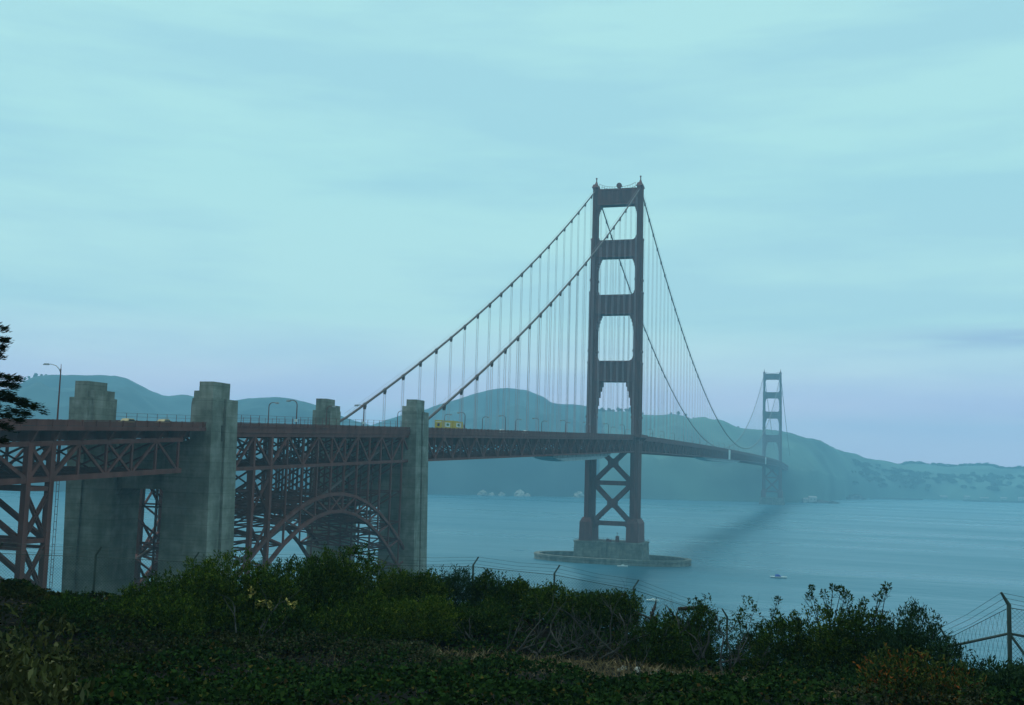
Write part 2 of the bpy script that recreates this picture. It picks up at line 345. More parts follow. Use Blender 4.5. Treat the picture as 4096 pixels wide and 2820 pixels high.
def hill(key):
    H = np.array(HILLS[key], float); n0 = len(H); tt = np.linspace(0, n0-1, (n0-1)*8+1)
    H = np.stack([np.interp(tt, np.arange(n0), H[:, k]) for k in range(5)], 1)
    k5 = np.array([1, 2, 3, 2, 1])/9.
    Hp = np.vstack([H[:1]]*2+[H]+[H[-1:]]*2); H = sum(k5[i]*Hp[i:i+len(H)] for i in range(5))
    if key == 'C':                          # ease the bends of the bay in plan
        for c_ in (0, 1, 3, 4):
            q = np.pad(H[:, c_], 14, mode='edge'); H[:, c_] = np.convolve(q, np.ones(29)/29., 'valid')
    rows = []; ts = list(np.linspace(0, 1, 26)) + [1.06, 1.15, 1.3, 1.55, 1.9]
    for s_ in ts:
        X = H[:, 3]+(H[:, 0]-H[:, 3])*s_; Y = H[:, 4]+(H[:, 1]-H[:, 4])*s_
        if s_ <= 1: Z = WATER-3+(H[:, 2]-WATER+3)*(.38*min(1, s_/.12)**.7*(1 if s_ else 0) + .62*(1-(1-s_)**1.35)) if s_ < 1 else H[:, 2]
        else: Z = H[:, 2]-(H[:, 2]+4)*((s_-1)/.9)**1.2
        amp = H[:, 2]*.14*np.clip(s_*6, 0, 1)*np.clip((1-s_)*5, .0, 1)
        Z = Z + amp*(fbm(X, Y, .013, 4)*1.0 - .6*np.abs(fbm(X+500, Y, .022, 3)))
        Z = Z + (.9*fbm(X, Y, .09, 3) if abs(s_-1) < .1 else 0)
        rows.append(np.stack([X, Y, Z], 1))
    V = np.array(rows); nr, nc = V.shape[:2]; ii = np.arange((nr-1)*(nc-1)); i0 = (ii//(nc-1))*nc+ii % (nc-1)
    me = bpy.data.meshes.new('hill'); me.from_pydata(V.reshape(-1, 3).tolist(), [], np.stack([i0, i0+nc, i0+nc+1, i0+1], 1)[:, ::-1].tolist())
    me.materials.append(MATS['hill_grass' if key in 'CD' else 'hillside']); me.polygons.foreach_set('use_smooth', [True]*len(me.polygons)); me.update()
    return link(bpy.data.objects.new('hill', me), None, 'structure'), V
HV = {k: hill(k)[1] for k in HILLS}

# ------------------------------------------------------------------ deck profile
def zb(Y):
    if Y < -343: return 56.5+.0305*(Y+343)
    if Y < 0: return 56.5+9.5*(Y+343)/343
    if Y <= 1280: return 66+2.5*(1-((Y-640)/640)**2)
    return 66-.0277*(Y-1280)
def cable_z(Y):
    if Y < -330: return 70.4-.36*(-330-Y)
    if Y < 0: d = -Y; return 225-.5705*d+.000299*d*d
    if Y <= 1280: return 82.5+142.5*((Y-640)/640)**2
    d = Y-1280; return 225-.5705*d+.000299*d*d
def strip(mb_, Ys, x0, x1, zl, zh, prof=zb):
    o = len(mb_.v)
    for Y in Ys:
        z = prof(Y); mb_.v += [(x0, Y, z+zl), (x1, Y, z+zl), (x1, Y, z+zh), (x0, Y, z+zh)]
    n = len(Ys)
    for i in range(n-1):
        a = o+4*i; b_ = a+4
        mb_.f += [(a, b_, b_+1, a+1), (a+1, b_+1, b_+2, a+2), (a+2, b_+2, b_+3, a+3), (a+3, b_+3, b_, a)]
    mb_.f += [(o+3, o+2, o+1, o), (o+4*n-4, o+4*n-3, o+4*n-2, o+4*n-1)]
PX = 13.7
# ------------------------------------------------------------------ suspension bridge
BR = thing('suspension_bridge', 'long rust-red suspension bridge with two tall towers crossing the strait', 'bridge', (0, 0, WATER))
def tower(Y0):
    T = part('tower', BR)
    segs = [(26.5, 72, 11.2, 16.0, 8.0), (72, 119, 11.3, 15.9, 7.5), (119, 161.5, 11.55, 15.75, 6.6), (161.5, 194, 11.85, 15.5, 5.5), (194, 225.5, 12.15, 15.1, 4.3)]
    for sx in (-1, 1):
        b_ = MB()
        def bx(x0, x1, y0, y1, z0, z1): b_.box(min(sx*x0, sx*x1), max(sx*x0, sx*x1), Y0+y0, Y0+y1, z0, z1)
        b_.frus(*sorted((sx*10.1, sx*17.7)), Y0-9.3, Y0+9.3, 13.35, *sorted((sx*10.3, sx*17.5)), Y0-9.1, Y0+9.1, 24.3)
        b_.frus(*sorted((sx*10.3, sx*17.5)), Y0-9.1, Y0+9.1, 24.3, *sorted((sx*11.2, sx*16.0)), Y0-8, Y0+8, 27)
        for z0, z1, xi, xo, yh in segs:
            w_ = xo-xi
            bx(xi, xo, -yh*.62, yh*.62, z0, z1)
            bx(xi+w_*.16, xo-w_*.16, -yh*.82, yh*.82, z0, z1+.02)
            bx(xi+w_*.30, xo-w_*.30, -yh, yh, z0, z1+.04)
            for fx in (.38, .56):
                bx(xi+w_*fx, xi+w_*(fx+.06), -yh-.22, yh+.22, z0, z1-1.2)
            for fy in (-.42, -.14, .14, .42):
                bx(xi-.18, xo+.18, yh*fy-.3, yh*fy+.3, z0, z1-1.2)
            bx(xi-.2, xo+.2, -yh*.66, yh*.66, z1-1.0, z1-.1)
        for zc, k in ((125.5, 2), (168.5, 3), (86, 1)):
            z0, z1, xi, xo, yh = segs[k]; bx(xi-.28, xo+.28, -yh*.7, yh*.7, zc-.6, zc+.6)
        b_.obj('leg', 'steel', T)
        c_ = MB()
        xc = sx*13.63
        c_.frus(xc-1.9, xc+1.9, Y0-4.5, Y0+4.5, 225.4, xc-1.2, xc+1.2, Y0-3.2, Y0+3.2, 227.6)
        c_.frus(xc-.9, xc+.9, Y0-1.6, Y0+1.6, 227.6, xc-.45, xc+.45, Y0-.45, Y0+.45, 229.6)
        c_.tube([(xc, Y0, 229.5), (xc, Y0, 231.8)], [.38, .3], 8); c_.tube([(xc, Y0, 231.6), (xc, Y0, 232.3)], [.55, .5], 8)
        c_.obj('saddle_housing', 'steel', T)
    for (z0, z1, xi, yh, hw, hh) in ((214.4, 224.4, 12.2, 3.4, 1.9, 5.5), (182.2, 192.6, 11.9, 4.2, 2.2, 7), (147.6, 159.2, 11.6, 4.8, 2.6, 9.5), (107.2, 119.4, 11.35, 5.4, 3.7, 19)):
        b_ = MB(); b_.box(-xi, xi, Y0-yh*.8, Y0+yh*.8, z0, z1)
        b_.box(-xi, xi, Y0-yh, Y0+yh, z0, z0+1.0); b_.box(-xi, xi, Y0-yh, Y0+yh, z1-1.0, z1)
        for sx in (-1, 1): b_.box(*sorted((sx*xi, sx*(xi-2.6))), Y0-yh, Y0+yh, z0+1, z1-1)
        for k in range(10):
            x = -7.2+1.6*k; b_.box(x-.35, x+.35, Y0-yh*.92, Y0+yh*.92, z0+1.9, z1-1.9)
        for k in range(9): b_.box(-6.4+1.6*k-.2, -6.4+1.6*k+.2, Y0-yh*.97, Y0+yh*.97, z0+1.0, z1-1.0)
        b_.obj('strut', 'steel', T)
        for sx in (-1, 1):      # stepped haunches under the strut, rounded coves above it
            h_ = MB()
            for fw_, fh in ((1, .16), (.8, .3), (.55, .5), (.32, .75), (.14, 1)):
                h_.box(*sorted((sx*(xi+.3), sx*(xi-hw*fw_))), Y0-yh*(.78-.05*fw_), Y0+yh*(.78-.05*fw_), z0-hh*fh, z0+.3)
            h_.obj('haunch', 'steel', T)
            if z1 < 224:
                h_ = MB(); R_ = 3.2
                h_.prism([(sx*(xi+.2), z1-.2), (sx*(xi-R_), z1-.2)][::1] + [(sx*(xi-R_+R_*math.sin(q)), z1+.9*R_*(1-math.cos(q))) for q in [math.radians(15*j) for j in range(1, 7)]] + [(sx*(xi+.2), z1+.9*R_)], Y0-yh*.7, Y0+yh*.7)
                h_.obj('cove', 'steel', T)
    for sy in (-1, 1):
        b_ = MB(); yr = Y0+sy*3.15
        for k in range(15):
            x = -11+22*k/14; z = 224.4+.25+2.2*(abs(x)/11)**3; b_.box(x-.06, x+.06, yr-.05, yr+.05, 224.35, z+.9)
        for k in range(14):
            xa, xb2 = -11+22*k/14, -11+22*(k+1)/14
            b_.bar((xa, yr, 225.4+2.2*(abs(xa)/11)**3), (xb2, yr, 225.4+2.2*(abs(xb2)/11)**3), .16)
        b_.obj('top_railing', 'steel', T)
    for zc, ht in ((58.9, 11.4), (35.4, 11.6)):
        for s_ in (-1, 1):
            bar_obj('brace', T, (-11.6, Y0, zc-s_*ht), (11.6, Y0, zc+s_*ht), 3.4+.04*s_, 2.7)
        b_ = MB(); b_.prism([(3.1*math.cos(a), zc+2.9*math.sin(a)) for a in [math.radians(22.5+45*k) for k in range(8)]], Y0-1.85, Y0+1.85); b_.obj('gusset', 'steel', T)
    for zc in (47.2, 23.6):
        bar_obj('cross_beam', T, (-11.6, Y0, zc), (11.6, Y0, zc), 4.0, 2.6)
        for sx in (-1, 1):
            b_ = MB(); b_.prism([(sx*11.5, zc-4.6), (sx*9.3, zc-2.5), (sx*7.6, zc-1), (sx*7.6, zc+1), (sx*9.3, zc+2.5), (sx*11.5, zc+4.6)][::sx], Y0-1.95, Y0+1.95); b_.obj('gusset', 'steel', T)
    return T
def pier(Y0, fender):
    b_ = MB(); b_.frus(-20.6, 20.6, Y0-12, Y0+12, -3, -20, 20, Y0-10.8, Y0+10.8, 12.6); b_.box(-20.4, 20.4, Y0-11.2, Y0+11.2, 12.55, 13.38)
    for x in (-15.5, -10.2, -6.6, -4.1, -1.5, 1.2, 3.9, 6.6, 10.2, 15.5): b_.frus(x-.75, x+.75, Y0-12.5, Y0+12.5, -3, x-.7, x+.7, Y0-11.15, Y0+11.15, 12.4)
    for y in (-7, -2.4, 2.4, 7): b_.frus(-21, 21, Y0+y-.9, Y0+y+.9, -3, -20.3, 20.3, Y0+y-.8, Y0+y+.8, 12.4)
    P = b_.obj('pier', 'pier_concrete', BR)
    r_ = MB()
    for s_ in (-1, 1):
        r_.bar((-20, Y0+s_*10.9, 14.4), (20, Y0+s_*10.9, 14.4), .07); r_.bar((-20, Y0+s_*10.9, 13.9), (20, Y0+s_*10.9, 13.9), .06)
        for k in range(17): r_.bar((-20+2.5*k, Y0+s_*10.9, 13.3), (-20+2.5*k, Y0+s_*10.9, 14.45), .08)
        r_.bar((s_*20, Y0-10.9, 14.4), (s_*20, Y0+10.9, 14.4), .07)
    r_.obj('pier_railing', 'steel', P)
    if fender:
        n = 72; o_ = []; i_ = []
        b_ = MB()
        for k in range(n):
            a = 2*math.pi*k/n; ca, sa = math.cos(a), math.sin(a)
            cx_ = math.copysign(abs(ca)**.82, ca); sy_ = math.copysign(abs(sa)**.9, sa)
            for (A_, B_, z) in ((47.2, 24.4, -3), (46.2, 23.6, 3.4), (46.7, 24.0, 3.5), (46.7, 24.0, 4.75), (43.4, 20.8, 4.75), (43.4, 20.8, -3)):
                b_.v.append((A_*cx_, Y0+B_*sy_, z))
        for k in range(n):
            for j in range(5):
                a = k*6+j; c = ((k+1) % n)*6+j; b_.f.append((a, c, c+1, a+1))
        F = b_.obj('fender', 'pier_concrete', P)
        h_ = MB(); h_.box(4.2, 6.0, -9.5, -7.7, 13.37, 16.4); h_.frus(4.0, 6.2, -9.7, -7.5, 16.4, 4.6, 5.6, -9.1, -8.1, 17.0)
        h_.tube([(5.1, -8.6, 16.9), (5.1, -8.6, 18.6)], .08, 6); h_.tube([(5.1, -8.6, 18.5), (5.1, -8.6, 18.7)], .7, 10)
        h_.obj('signal_hut', 'steel', P)
        h_ = MB(); h_.box(-1.4, 1.6, -9.4, -7.6, 13.37, 14.7); h_.box(-1.1, .2, -9.2, -7.8, 14.7, 15.0); h_.obj('equipment_box', 'steel', P)
    return P
TS = tower(0); TN = tower(1280); PS = pier(0, True); PN = pier(1280, False)
b_ = MB(); b_.tube([(.5, -.7, 226.9), (.5, .7, 226.9)], 1.65, 20); b_.tube([(.5, 0, 224.2), (.5, 0, 225.6)], .25, 6); b_.obj('round_beacon', 'steel', TS)
# deck
DK = part('deck', BR)
YS = list(np.linspace(-340, 0, 24)) + list(np.linspace(0, 1280, 66))[1:] + list(np.linspace(1280, 1640, 20))[1:]
b_ = MB(); strip(b_, YS, -13.9, 13.9, 8.15, 8.75); b_.obj('road_slab', 'asphalt', DK)
b_ = MB(); strip(b_, YS, -9.4, -9.15, 8.75, 9.0); strip(b_, YS, 9.15, 9.4, 8.75, 9.0); b_.obj('kerb', 'steel', DK)
for sx in (-1, 1):
    b_ = MB(); strip(b_, YS, *sorted((sx*13.9, sx*14.35)), 7.75, 8.95); strip(b_, YS, *sorted((sx*13.9, sx*14.55)), 8.95, 9.05); b_.obj('sidewalk_fascia', 'steel', DK)
    b_ = MB(); strip(b_, YS, *sorted((sx*14.2, sx*14.26)), 9.12, 9.72); strip(b_, YS, *sorted((sx*14.12, sx*14.34)), 9.76, 9.9)
    Y = -339.
    while Y < 420: z = zb(Y); b_.box(*sorted((sx*14.1, sx*14.4)), Y-.12, Y+.12, z+9.0, z+9.98); Y += 3.81
    b_.obj('railing', 'steel', DK)
    for nm, zl, zh in (('top_chord', 6.85, 7.65), ('bottom_chord', -.35, .38)):
        b_ = MB(); strip(b_, YS, *sorted((sx*(PX-.4), sx*(PX+.4))), zl, zh); b_.obj(nm, 'steel', DK)
PAN = 7.62
stuff = MB(); beams = MB()
i = 0; Y = -339.0
while Y < 1620:
    bottom = (i % 2 == 0)
    near = Y < 190
    for sx in (1, -1):
        z = zb(Y); z2_ = zb(Y+PAN)
        v0, v1 = (sx*PX, Y, z+.3), (sx*PX, Y, z+7.0)
        d0, d1 = ((sx*PX, Y, z+.2), (sx*PX, Y+PAN, z2_+7.1)) if bottom else ((sx*PX, Y, z+7.1), (sx*PX, Y+PAN, z2_+.2))
        if sx == 1 and near:
            bar_obj('truss_vertical', DK, v0, v1, .34); bar_obj('truss_diagonal', DK, d0, d1, .5)
            g_ = MB(); zz = z+.3 if bottom else z+6.7; s2 = 1 if bottom else -1
            g_.prism([(0, 0), (0, 0)], 0, 0) if False else None
            stuff.box(PX+.36, PX+.46, Y-.75, Y+.75, min(zz, zz+s2*1.0), max(zz, zz+s2*1.0))
        else:
            stuff.bar(v0, v1, .34); stuff.bar(d0, d1, .5)
    z = zb(Y)
    beams.box(-PX+.4, PX-.4, Y-.3, Y+.3, z+4.5, z+7.9)
    beams.box(-PX+.4, PX-.4, Y-.25, Y+.25, z-.15, z+1.1)
    if Y < 900:
        for xa, xb_ in ((-PX, -6.85), (-6.85, 0), (0, 6.85), (6.85, PX)):
            up_ = xa in (-6.85, 6.85)
            beams.bar((xa, Y, z+(4.4 if up_ else .4)), (xb_, Y, z+(.4 if up_ else 4.4)), .35)
        beams.bar((-PX+.4, Y, z), (PX-.4, Y+PAN, z2_), .3); beams.bar((PX-.4, Y, z+.02), (-PX+.4, Y+PAN, z2_+.02), .3)
    i += 1; Y += PAN
stuff.obj('truss_web', 'steel', DK, kind='stuff'); beams.obj('floor_beams', 'steel', DK, kind='stuff')
for sx in (-1, 1):
    b_ = MB(); b_.box(*sorted((sx*14.6, sx*18.4)), -11, 11, zb(0)+8.2, zb(0)+8.95); b_.box(*sorted((sx*18.2, sx*18.4)), -11, 11, zb(0)+8.95, zb(0)+9.95)
    for y in (-11, 10.8): b_.box(*sorted((sx*14.6, sx*18.4)), y, y+.2, zb(0)+8.95, zb(0)+9.95)
    for y in (-9, 0, 9): b_.frus(*sorted((sx*15.5, sx*16)), y-.3, y+.3, zb(0)+6.2, *sorted((sx*15.5, sx*18.2)), y-.3, y+.3, zb(0)+8.2)
    b_.obj('tower_balcony', 'steel', DK)
# cables, bands, suspenders
YC = list(np.linspace(-450, -330, 13)) + list(np.linspace(-330, 0, 40))[1:] + list(np.linspace(0, 1280, 120))[1:] + list(np.linspace(1280, 1620, 24))[1:]
susY = [-12-15.24*k for k in range(21)] + [14.5+15.24*k for k in range(83)]
b_ = MB()
for dx in (-.32, .32):
    for dy in (-.24, .24): b_.box(dx-.03, dx+.03, dy-.03, dy+.03, 0, 1)
sus_me = b_.mesh('suspender', 'rope')
for sx in (-1, 1):
    b_ = MB(); b_.tube([(sx*(PX-1.5*min(1, max(0, (-331-Y)/12))), Y, cable_z(Y)) for Y in YC], .40, 8)
    CB = b_.obj('main_cable', 'cable_steel', BR, smooth=True)
    b_ = MB(); b_.tube([(sx*(PX-.55), Y, cable_z(Y)+1.3) for Y in YC[12:]], .05, 4); b_.tube([(sx*(PX+.55), Y, cable_z(Y)+1.3) for Y in YC[12:]], .05, 4)
    b_.obj('hand_rope', 'rope', CB)
    for Y in susY:
        ztop = cable_z(Y); zbot = zb(Y)+7.7
        if ztop-zbot < 1: continue
        o = bpy.data.objects.new('suspender', sus_me); o.location = (sx*PX, Y, zbot); o.scale = (1, 1, ztop-zbot); link(o, BR)
        if Y < 260:
            s_ = (cable_z(Y+1)-cable_z(Y-1))/2; d_ = Vector((0, 1, s_)).normalized(); c_ = Vector((sx*PX, Y, ztop))
            k_ = MB(); k_.tube([c_-d_*.6, c_+d_*.6], .53, 10); k_.frus(sx*PX-.35, sx*PX+.35, Y-.3, Y+.3, ztop-1.6, sx*PX-.45, sx*PX+.45, Y-.6, Y+.6, ztop-.3); k_.obj('cable_band', 'cable_steel', CB)

# ------------------------------------------------------------------ pylons
def pylon(label, Yc, ztop, zport, zroad, west):
    P = thing('bridge_pylon', label, 'pylon', (0, Yc, 3))
    dz = ztop-71
    for sx in (-1, 1):
        b_ = MB()
        def fr(x0, x1, y0, y1, z0, z1, bat=0., baty=0.):
            sh = west if sx < 0 and x0 > 6 else 0; bt, baty = (-1.5*bat*(west > 1.3), 0) if sx < 0 else (bat, baty)
            a0, a1 = sorted((sx*(x0-bt*.3+sh), sx*(x1+bt+sh))); c0, c1 = sorted((sx*(x0+sh), sx*(x1+sh)))
            b_.frus(a0, a1, Yc+y0-baty, Yc+y1+baty, z0, c0, c1, Yc+y0, Yc+y1, z1)
        # below the deck: broad inner leg, outer buttress with a grooved face
        fr(5.9, 15.9+(west if sx < 0 else 0), -4.3, 4.5, 0, zroad-3.2, 1.2, .5)
        fr(11.6, 16.2, -4.75, -1.35, 0, zroad+5.2, 1.5, .5)
        fr(11.6, 16.21, .35, 4.6, 0, zroad+5.3, 1.5, .45)
        fr(11.65, 15.2, -1.35, .35, 0, zroad+5.0, 1.2, 0)
        fr(11.0, 14.6, -3.4, 2.9, zroad-6, zroad+6.8)
        fr(12.5, 15.7, -3.9, 2.2, zroad, ztop)
        fr(11.5, 15.0, -4.3, 3.6, zroad-8, zroad+4.6)
        fr(11.7, 15.75, -1.36, .36, 0, zroad-11, 1.75, 0)       # groove stops well above the ground
        b_.obj('shaft', 'concrete', P)
    b_ = MB(); b_.box(-6.2, 6.2, Yc-3.4, Yc+3.6, zport, zroad-3.6)
    for s_ in (-1, 1): b_.prism([(s_*6.1, zport-1.6), (s_*4.6, zport+.05), (s_*6.1, zport+.05)][::-s_], Yc-3.2, Yc+3.4)
    b_.obj('portal_wall', 'concrete', P)
    return P
pylon('tall stepped concrete pylon standing between the viaduct and the steel arch', -445.75, 71.0, 49.3, 62.4, 1.6)
pylon('farther stepped concrete pylon at the water end of the steel arch', -340.4, 74.3, 43.0, 65.6, 1.1)

# ------------------------------------------------------------------ steel arch span between the pylons
AB = thing('arch_bridge', 'red steel arch span with tall spandrel columns between the concrete pylons', 'bridge', (0, -393, 20))
AY = [-437.2+7.35*k for k in range(14)]     # panel points
YM = -389.4
ua = lambda Y: 47.8-.0083*(Y-YM)**2
la = lambda Y: 43.5-.0102*(Y-YM)**2
YA = [-441, -420, -400, -380, -360, -345]
for sx in (1, -1):
    R = part('arch_rib', AB)
    for k in range(13):
        Y0, Y1 = AY[k], AY[k+1]
        bar_obj('chord_segment', R, (sx*PX, Y0, ua(Y0)), (sx*PX, Y1, ua(Y1)), .75, .8)
        bar_obj('chord_segment', R, (sx*PX, Y0, la(Y0)), (sx*PX, Y1, la(Y1)), .76, .8)
        bar_obj('web_post', R, (sx*PX, Y0, la(Y0)), (sx*PX, Y0, ua(Y0)), .4)
        if k == 6:
            bar_obj('web_diagonal', R, (sx*PX, Y0, la(Y0)), (sx*PX, Y1, ua(Y1)), .38); bar_obj('web_diagonal', R, (sx*PX, Y0, ua(Y0)), (sx*PX, Y1, la(Y1)), .4)
        elif k < 6: bar_obj('web_diagonal', R, (sx*PX, Y0, ua(Y0)), (sx*PX, Y1, la(Y1)), .4)
        else: bar_obj('web_diagonal', R, (sx*PX, Y0, la(Y0)), (sx*PX, Y1, ua(Y1)), .4)
    S_ = part('deck_truss', AB)
    b_ = MB(); strip(b_, YA, *sorted((sx*(PX-.4), sx*(PX+.4))), 6.75, 7.55); b_.obj('top_chord', 'steel', S_)
    b_ = MB(); strip(b_, YA, *sorted((sx*(PX-.4), sx*(PX+.4))), -.35, .4); b_.obj('bottom_chord', 'steel', S_)
    for k in range(14):
        Y0 = AY[k]; z = zb(Y0); big = k in (1, 2)
        bar_obj('truss_vertical', S_, (sx*PX, Y0, z), (sx*PX, Y0, z+7), .75 if big else .45)
        bar_obj('spandrel_column', S_, (sx*PX, Y0, ua(Y0)-.2 if not big else la(Y0)-12), (sx*PX, Y0, z), .95 if big else .5)
        if k < 13:
            Y1 = AY[k+1]; z1 = zb(Y1)
            if k == 6:
                bar_obj('truss_diagonal', S_, (sx*PX, Y0, z+.2), (sx*PX, Y1, z1+7), .44); bar_obj('truss_diagonal', S_, (sx*PX, Y0, z+7), (sx*PX, Y1, z1+.2), .46)
            elif (k % 2 == 0) == (k < 6): bar_obj('truss_diagonal', S_, (sx*PX, Y0, z+.2), (sx*PX, Y1, z1+7), .46)
            else: bar_obj('truss_diagonal', S_, (sx*PX, Y0, z+7), (sx*PX, Y1, z1+.2), .46)
    b_ = MB(); strip(b_, YA, *sorted((sx*13.9, sx*14.4)), 7.6, 8.95); strip(b_, YA, *sorted((sx*13.9, sx*14.7)), 8.95, 9.05); b_.obj('sidewalk_fascia', 'steel', AB)
    b_ = MB(); strip(b_, YA, *sorted((sx*14.24, sx*14.30)), 9.1, 9.62); strip(b_, YA, *sorted((sx*14.14, sx*14.38)), 9.66, 9.8)
    Y = -440.
    while Y < -345: b_.box(*sorted((sx*14.1, sx*14.42)), Y-.13, Y+.13, zb(Y)+7.7, zb(Y)+9.86); Y += 3.675
    b_.obj('railing', 'steel', AB)
    b_ = MB(); Y = -440.
    while Y < -345:
        b_.box(*sorted((sx*14.2, sx*14.28)), Y-.04, Y+.04, zb(Y)+9.8, zb(Y)+11.4); Y += 3.675
    for dz in (10.6, 11.35): strip(b_, YA, *sorted((sx*14.22, sx*14.26)), dz, dz+.05)
    b_.obj('fence_rail', 'steel', AB)
b_ = MB(); strip(b_, YA, -13.9, 13.9, 8.1, 8.75); b_.obj('road_slab', 'asphalt', AB)
for k in range(14):                         # cross frames between the two sides
    Y0 = AY[k]; z = zb(Y0)
    bar_obj('floor_beam', AB, (-PX, Y0, z+7.2), (PX, Y0, z+7.2), .6, 1.6)
    F = part('cross_frame', AB)
    levels = [z+6.2, z, ]
    zz = z
    while zz-8.5 > ua(Y0)+1: zz -= 8.5; levels.append(zz)
    levels.append(ua(Y0))
    for a, c in zip(levels[:-1], levels[1:]):
        bar_obj('sway_beam', F, (-PX, Y0, c), (PX, Y0, c), .34, .36)
        bar_obj('sway_brace', F, (-PX, Y0, a), (0, Y0, c), .34, .36); bar_obj('sway_brace', F, (PX, Y0, a), (0, Y0, c), .34, .36)
    bar_obj('sway_beam', F, (-PX, Y0, la(Y0)), (PX, Y0, la(Y0)), .34, .36)
    bar_obj('sway_brace', F, (-PX, Y0, ua(Y0)), (PX, Y0, la(Y0)), .34, .36); bar_obj('sway_brace', F, (PX, Y0, ua(Y0)), (-PX, Y0, la(Y0)), .34, .36)
    for xi_ in (-4.6, 4.6):
        bar_obj('inner_column', F, (xi_, Y0, la(Y0) if 2 < k < 12 else 6), (xi_, Y0, z+7), .42)
    if k < 13:
        Y1 = AY[k+1]
        for fn in (ua, la):
            bar_obj('lateral_brace', F, (-PX, Y0, fn(Y0)), (PX, Y1, fn(Y1)), .34, .36); bar_obj('lateral_brace', F, (PX, Y0, fn(Y0)), (-PX, Y1, fn(Y1)), .34, .36)
        bar_obj('lateral_brace', F, (-PX, Y0, z), (PX, Y1, zb(Y1)), .4); bar_obj('lateral_brace', F, (PX, Y0, z+.05), (-PX, Y1, zb(Y1)+.05), .4)
    if k in (1, 2):                          # heavy bent behind the first pylon runs on down to the ground
        for zz in (24, 15, 7):
            bar_obj('sway_beam', F, (-PX, Y0, zz), (PX, Y0, zz), .7)
for sx in (-1, 1):
    for zz in (13, 24, 34, 44):
        bar_obj('bent_brace', AB, (sx*PX, AY[1], zz), (sx*PX, AY[2], zz+8), .4, laced=8); bar_obj('bent_brace', AB, (sx*PX, AY[2], zz), (sx*PX, AY[1], zz+8), .42, laced=8)

# ------------------------------------------------------------------ approach viaduct
VD = thing('approach_viaduct', 'dark red truss approach viaduct on braced steel legs', 'viaduct', (0, -500, 3))
vzb = lambda Y: 53.3+.042*(Y+457)
vzt = lambda Y: 59.2+.047*(Y+457)
vrl = lambda Y: 62.75+.036*(Y+454)
VY = [-588, -560, -530, -500, -475, -451]
NODE = [-457.4-7.0*k for k in range(18)]
NODE[5] = -491.9; NODE[6] = -497.1
for sx in (1, -1):
    S_ = part('side_truss', VD)
    b_ = MB(); strip(b_, VY[:-1]+[-456.5], *sorted((sx*(PX-.4), sx*(PX+.4))), -.45, .45, vzb); b_.obj('bottom_chord', 'steel', S_)
    b_ = MB(); strip(b_, VY[:-1]+[-456.5], *sorted((sx*(PX-.4), sx*(PX+.4))), -.4, .4, vzt); b_.obj('top_chord', 'steel', S_)
    for k, Y0 in enumerate(NODE):
        big = k in (5, 6)
        bar_obj('truss_vertical', S_, (sx*PX, Y0, vzb(Y0)), (sx*PX, Y0, vzt(Y0)), 1.0 if big else .42)
        if k < 17:
            Y1 = NODE[k+1]; wd = .62 if k > 3 else .42
            if k == 2 or k == 5:
                bar_obj('truss_diagonal', S_, (sx*PX, Y0, vzb(Y0)), (sx*PX, Y1, vzt(Y1)), wd, wd*1.0); bar_obj('truss_diagonal', S_, (sx*PX, Y0, vzt(Y0)), (sx*PX, Y1, vzb(Y1)), wd*1.04, wd)
            elif k in (0, 3, 6, 8, 10, 12, 14, 16): bar_obj('truss_diagonal', S_, (sx*PX, Y0, vzb(Y0)), (sx*PX, Y1, vzt(Y1)), wd) if k != 3 else bar_obj('truss_diagonal', S_, (sx*PX, Y0, vzb(Y0)), (sx*PX, Y1, vzt(Y1)), wd)
            else: bar_obj('truss_diagonal', S_, (sx*PX, Y0, vzt(Y0)), (sx*PX, Y1, vzb(Y1)), wd)
    b_ = MB(); strip(b_, VY, *sorted((sx*11.3, sx*11.6)), .45, 2.1, vzt); b_.obj('stringer', 'steel', VD)
    b_ = MB(); strip(b_, VY, *sorted((sx*15.3, sx*15.5)), -1.75, -1.02, vrl); strip(b_, VY, *sorted((sx*14.1, sx*15.3)), -1.5, -1.2, vrl); b_.obj('sidewalk_fascia', 'steel', VD)
    b_ = MB(); strip(b_, VY, *sorted((sx*15.3, sx*15.38)), -.95, -.2, vrl); strip(b_, VY, *sorted((sx*15.2, sx*15.46)), -.15, 0, vrl)
    Y = -452.
    while Y > -587: b_.box(*sorted((sx*15.22, sx*15.52)), Y-.13, Y+.13, vrl(Y)-1.6, vrl(Y)+.05); Y -= 3.5
    b_.obj('railing', 'steel', VD)
    for k, Y0 in enumerate(NODE):
        b_ = MB(); b_.frus(*sorted((sx*12.4, sx*14.15)), Y0-.2, Y0+.2, vzt(Y0)+.2, *sorted((sx*12.4, sx*15.35)), Y0-.2, Y0+.2, vrl(Y0)-1.7); b_.obj('bracket', 'steel', VD)
b_ = MB(); strip(b_, VY, -13.9, 13.9, -1.5, -.9, vrl); b_.obj('road_slab', 'asphalt', VD)
for Y0 in NODE:
    bar_obj('floor_beam', VD, (-PX, Y0, vzt(Y0)+1.2), (PX, Y0, vzt(Y0)+1.2), .5, 1.7)
    F = part('cross_frame', VD)
    bar_obj('sway_beam', F, (-PX, Y0, vzb(Y0)), (PX, Y0, vzb(Y0)), .35)
    bar_obj('sway_brace', F, (-PX, Y0, vzt(Y0)), (0, Y0, vzb(Y0)), .28); bar_obj('sway_brace', F, (PX, Y0, vzt(Y0)), (0, Y0, vzb(Y0)), .3)
    bar_obj('lateral_brace', F, (-PX, Y0, vzb(Y0)), (PX, Y0-7, vzb(Y0-7)), .3); bar_obj('lateral_brace', F, (PX, Y0, vzb(Y0)+.04), (-PX, Y0-7, vzb(Y0-7)+.04), .3)
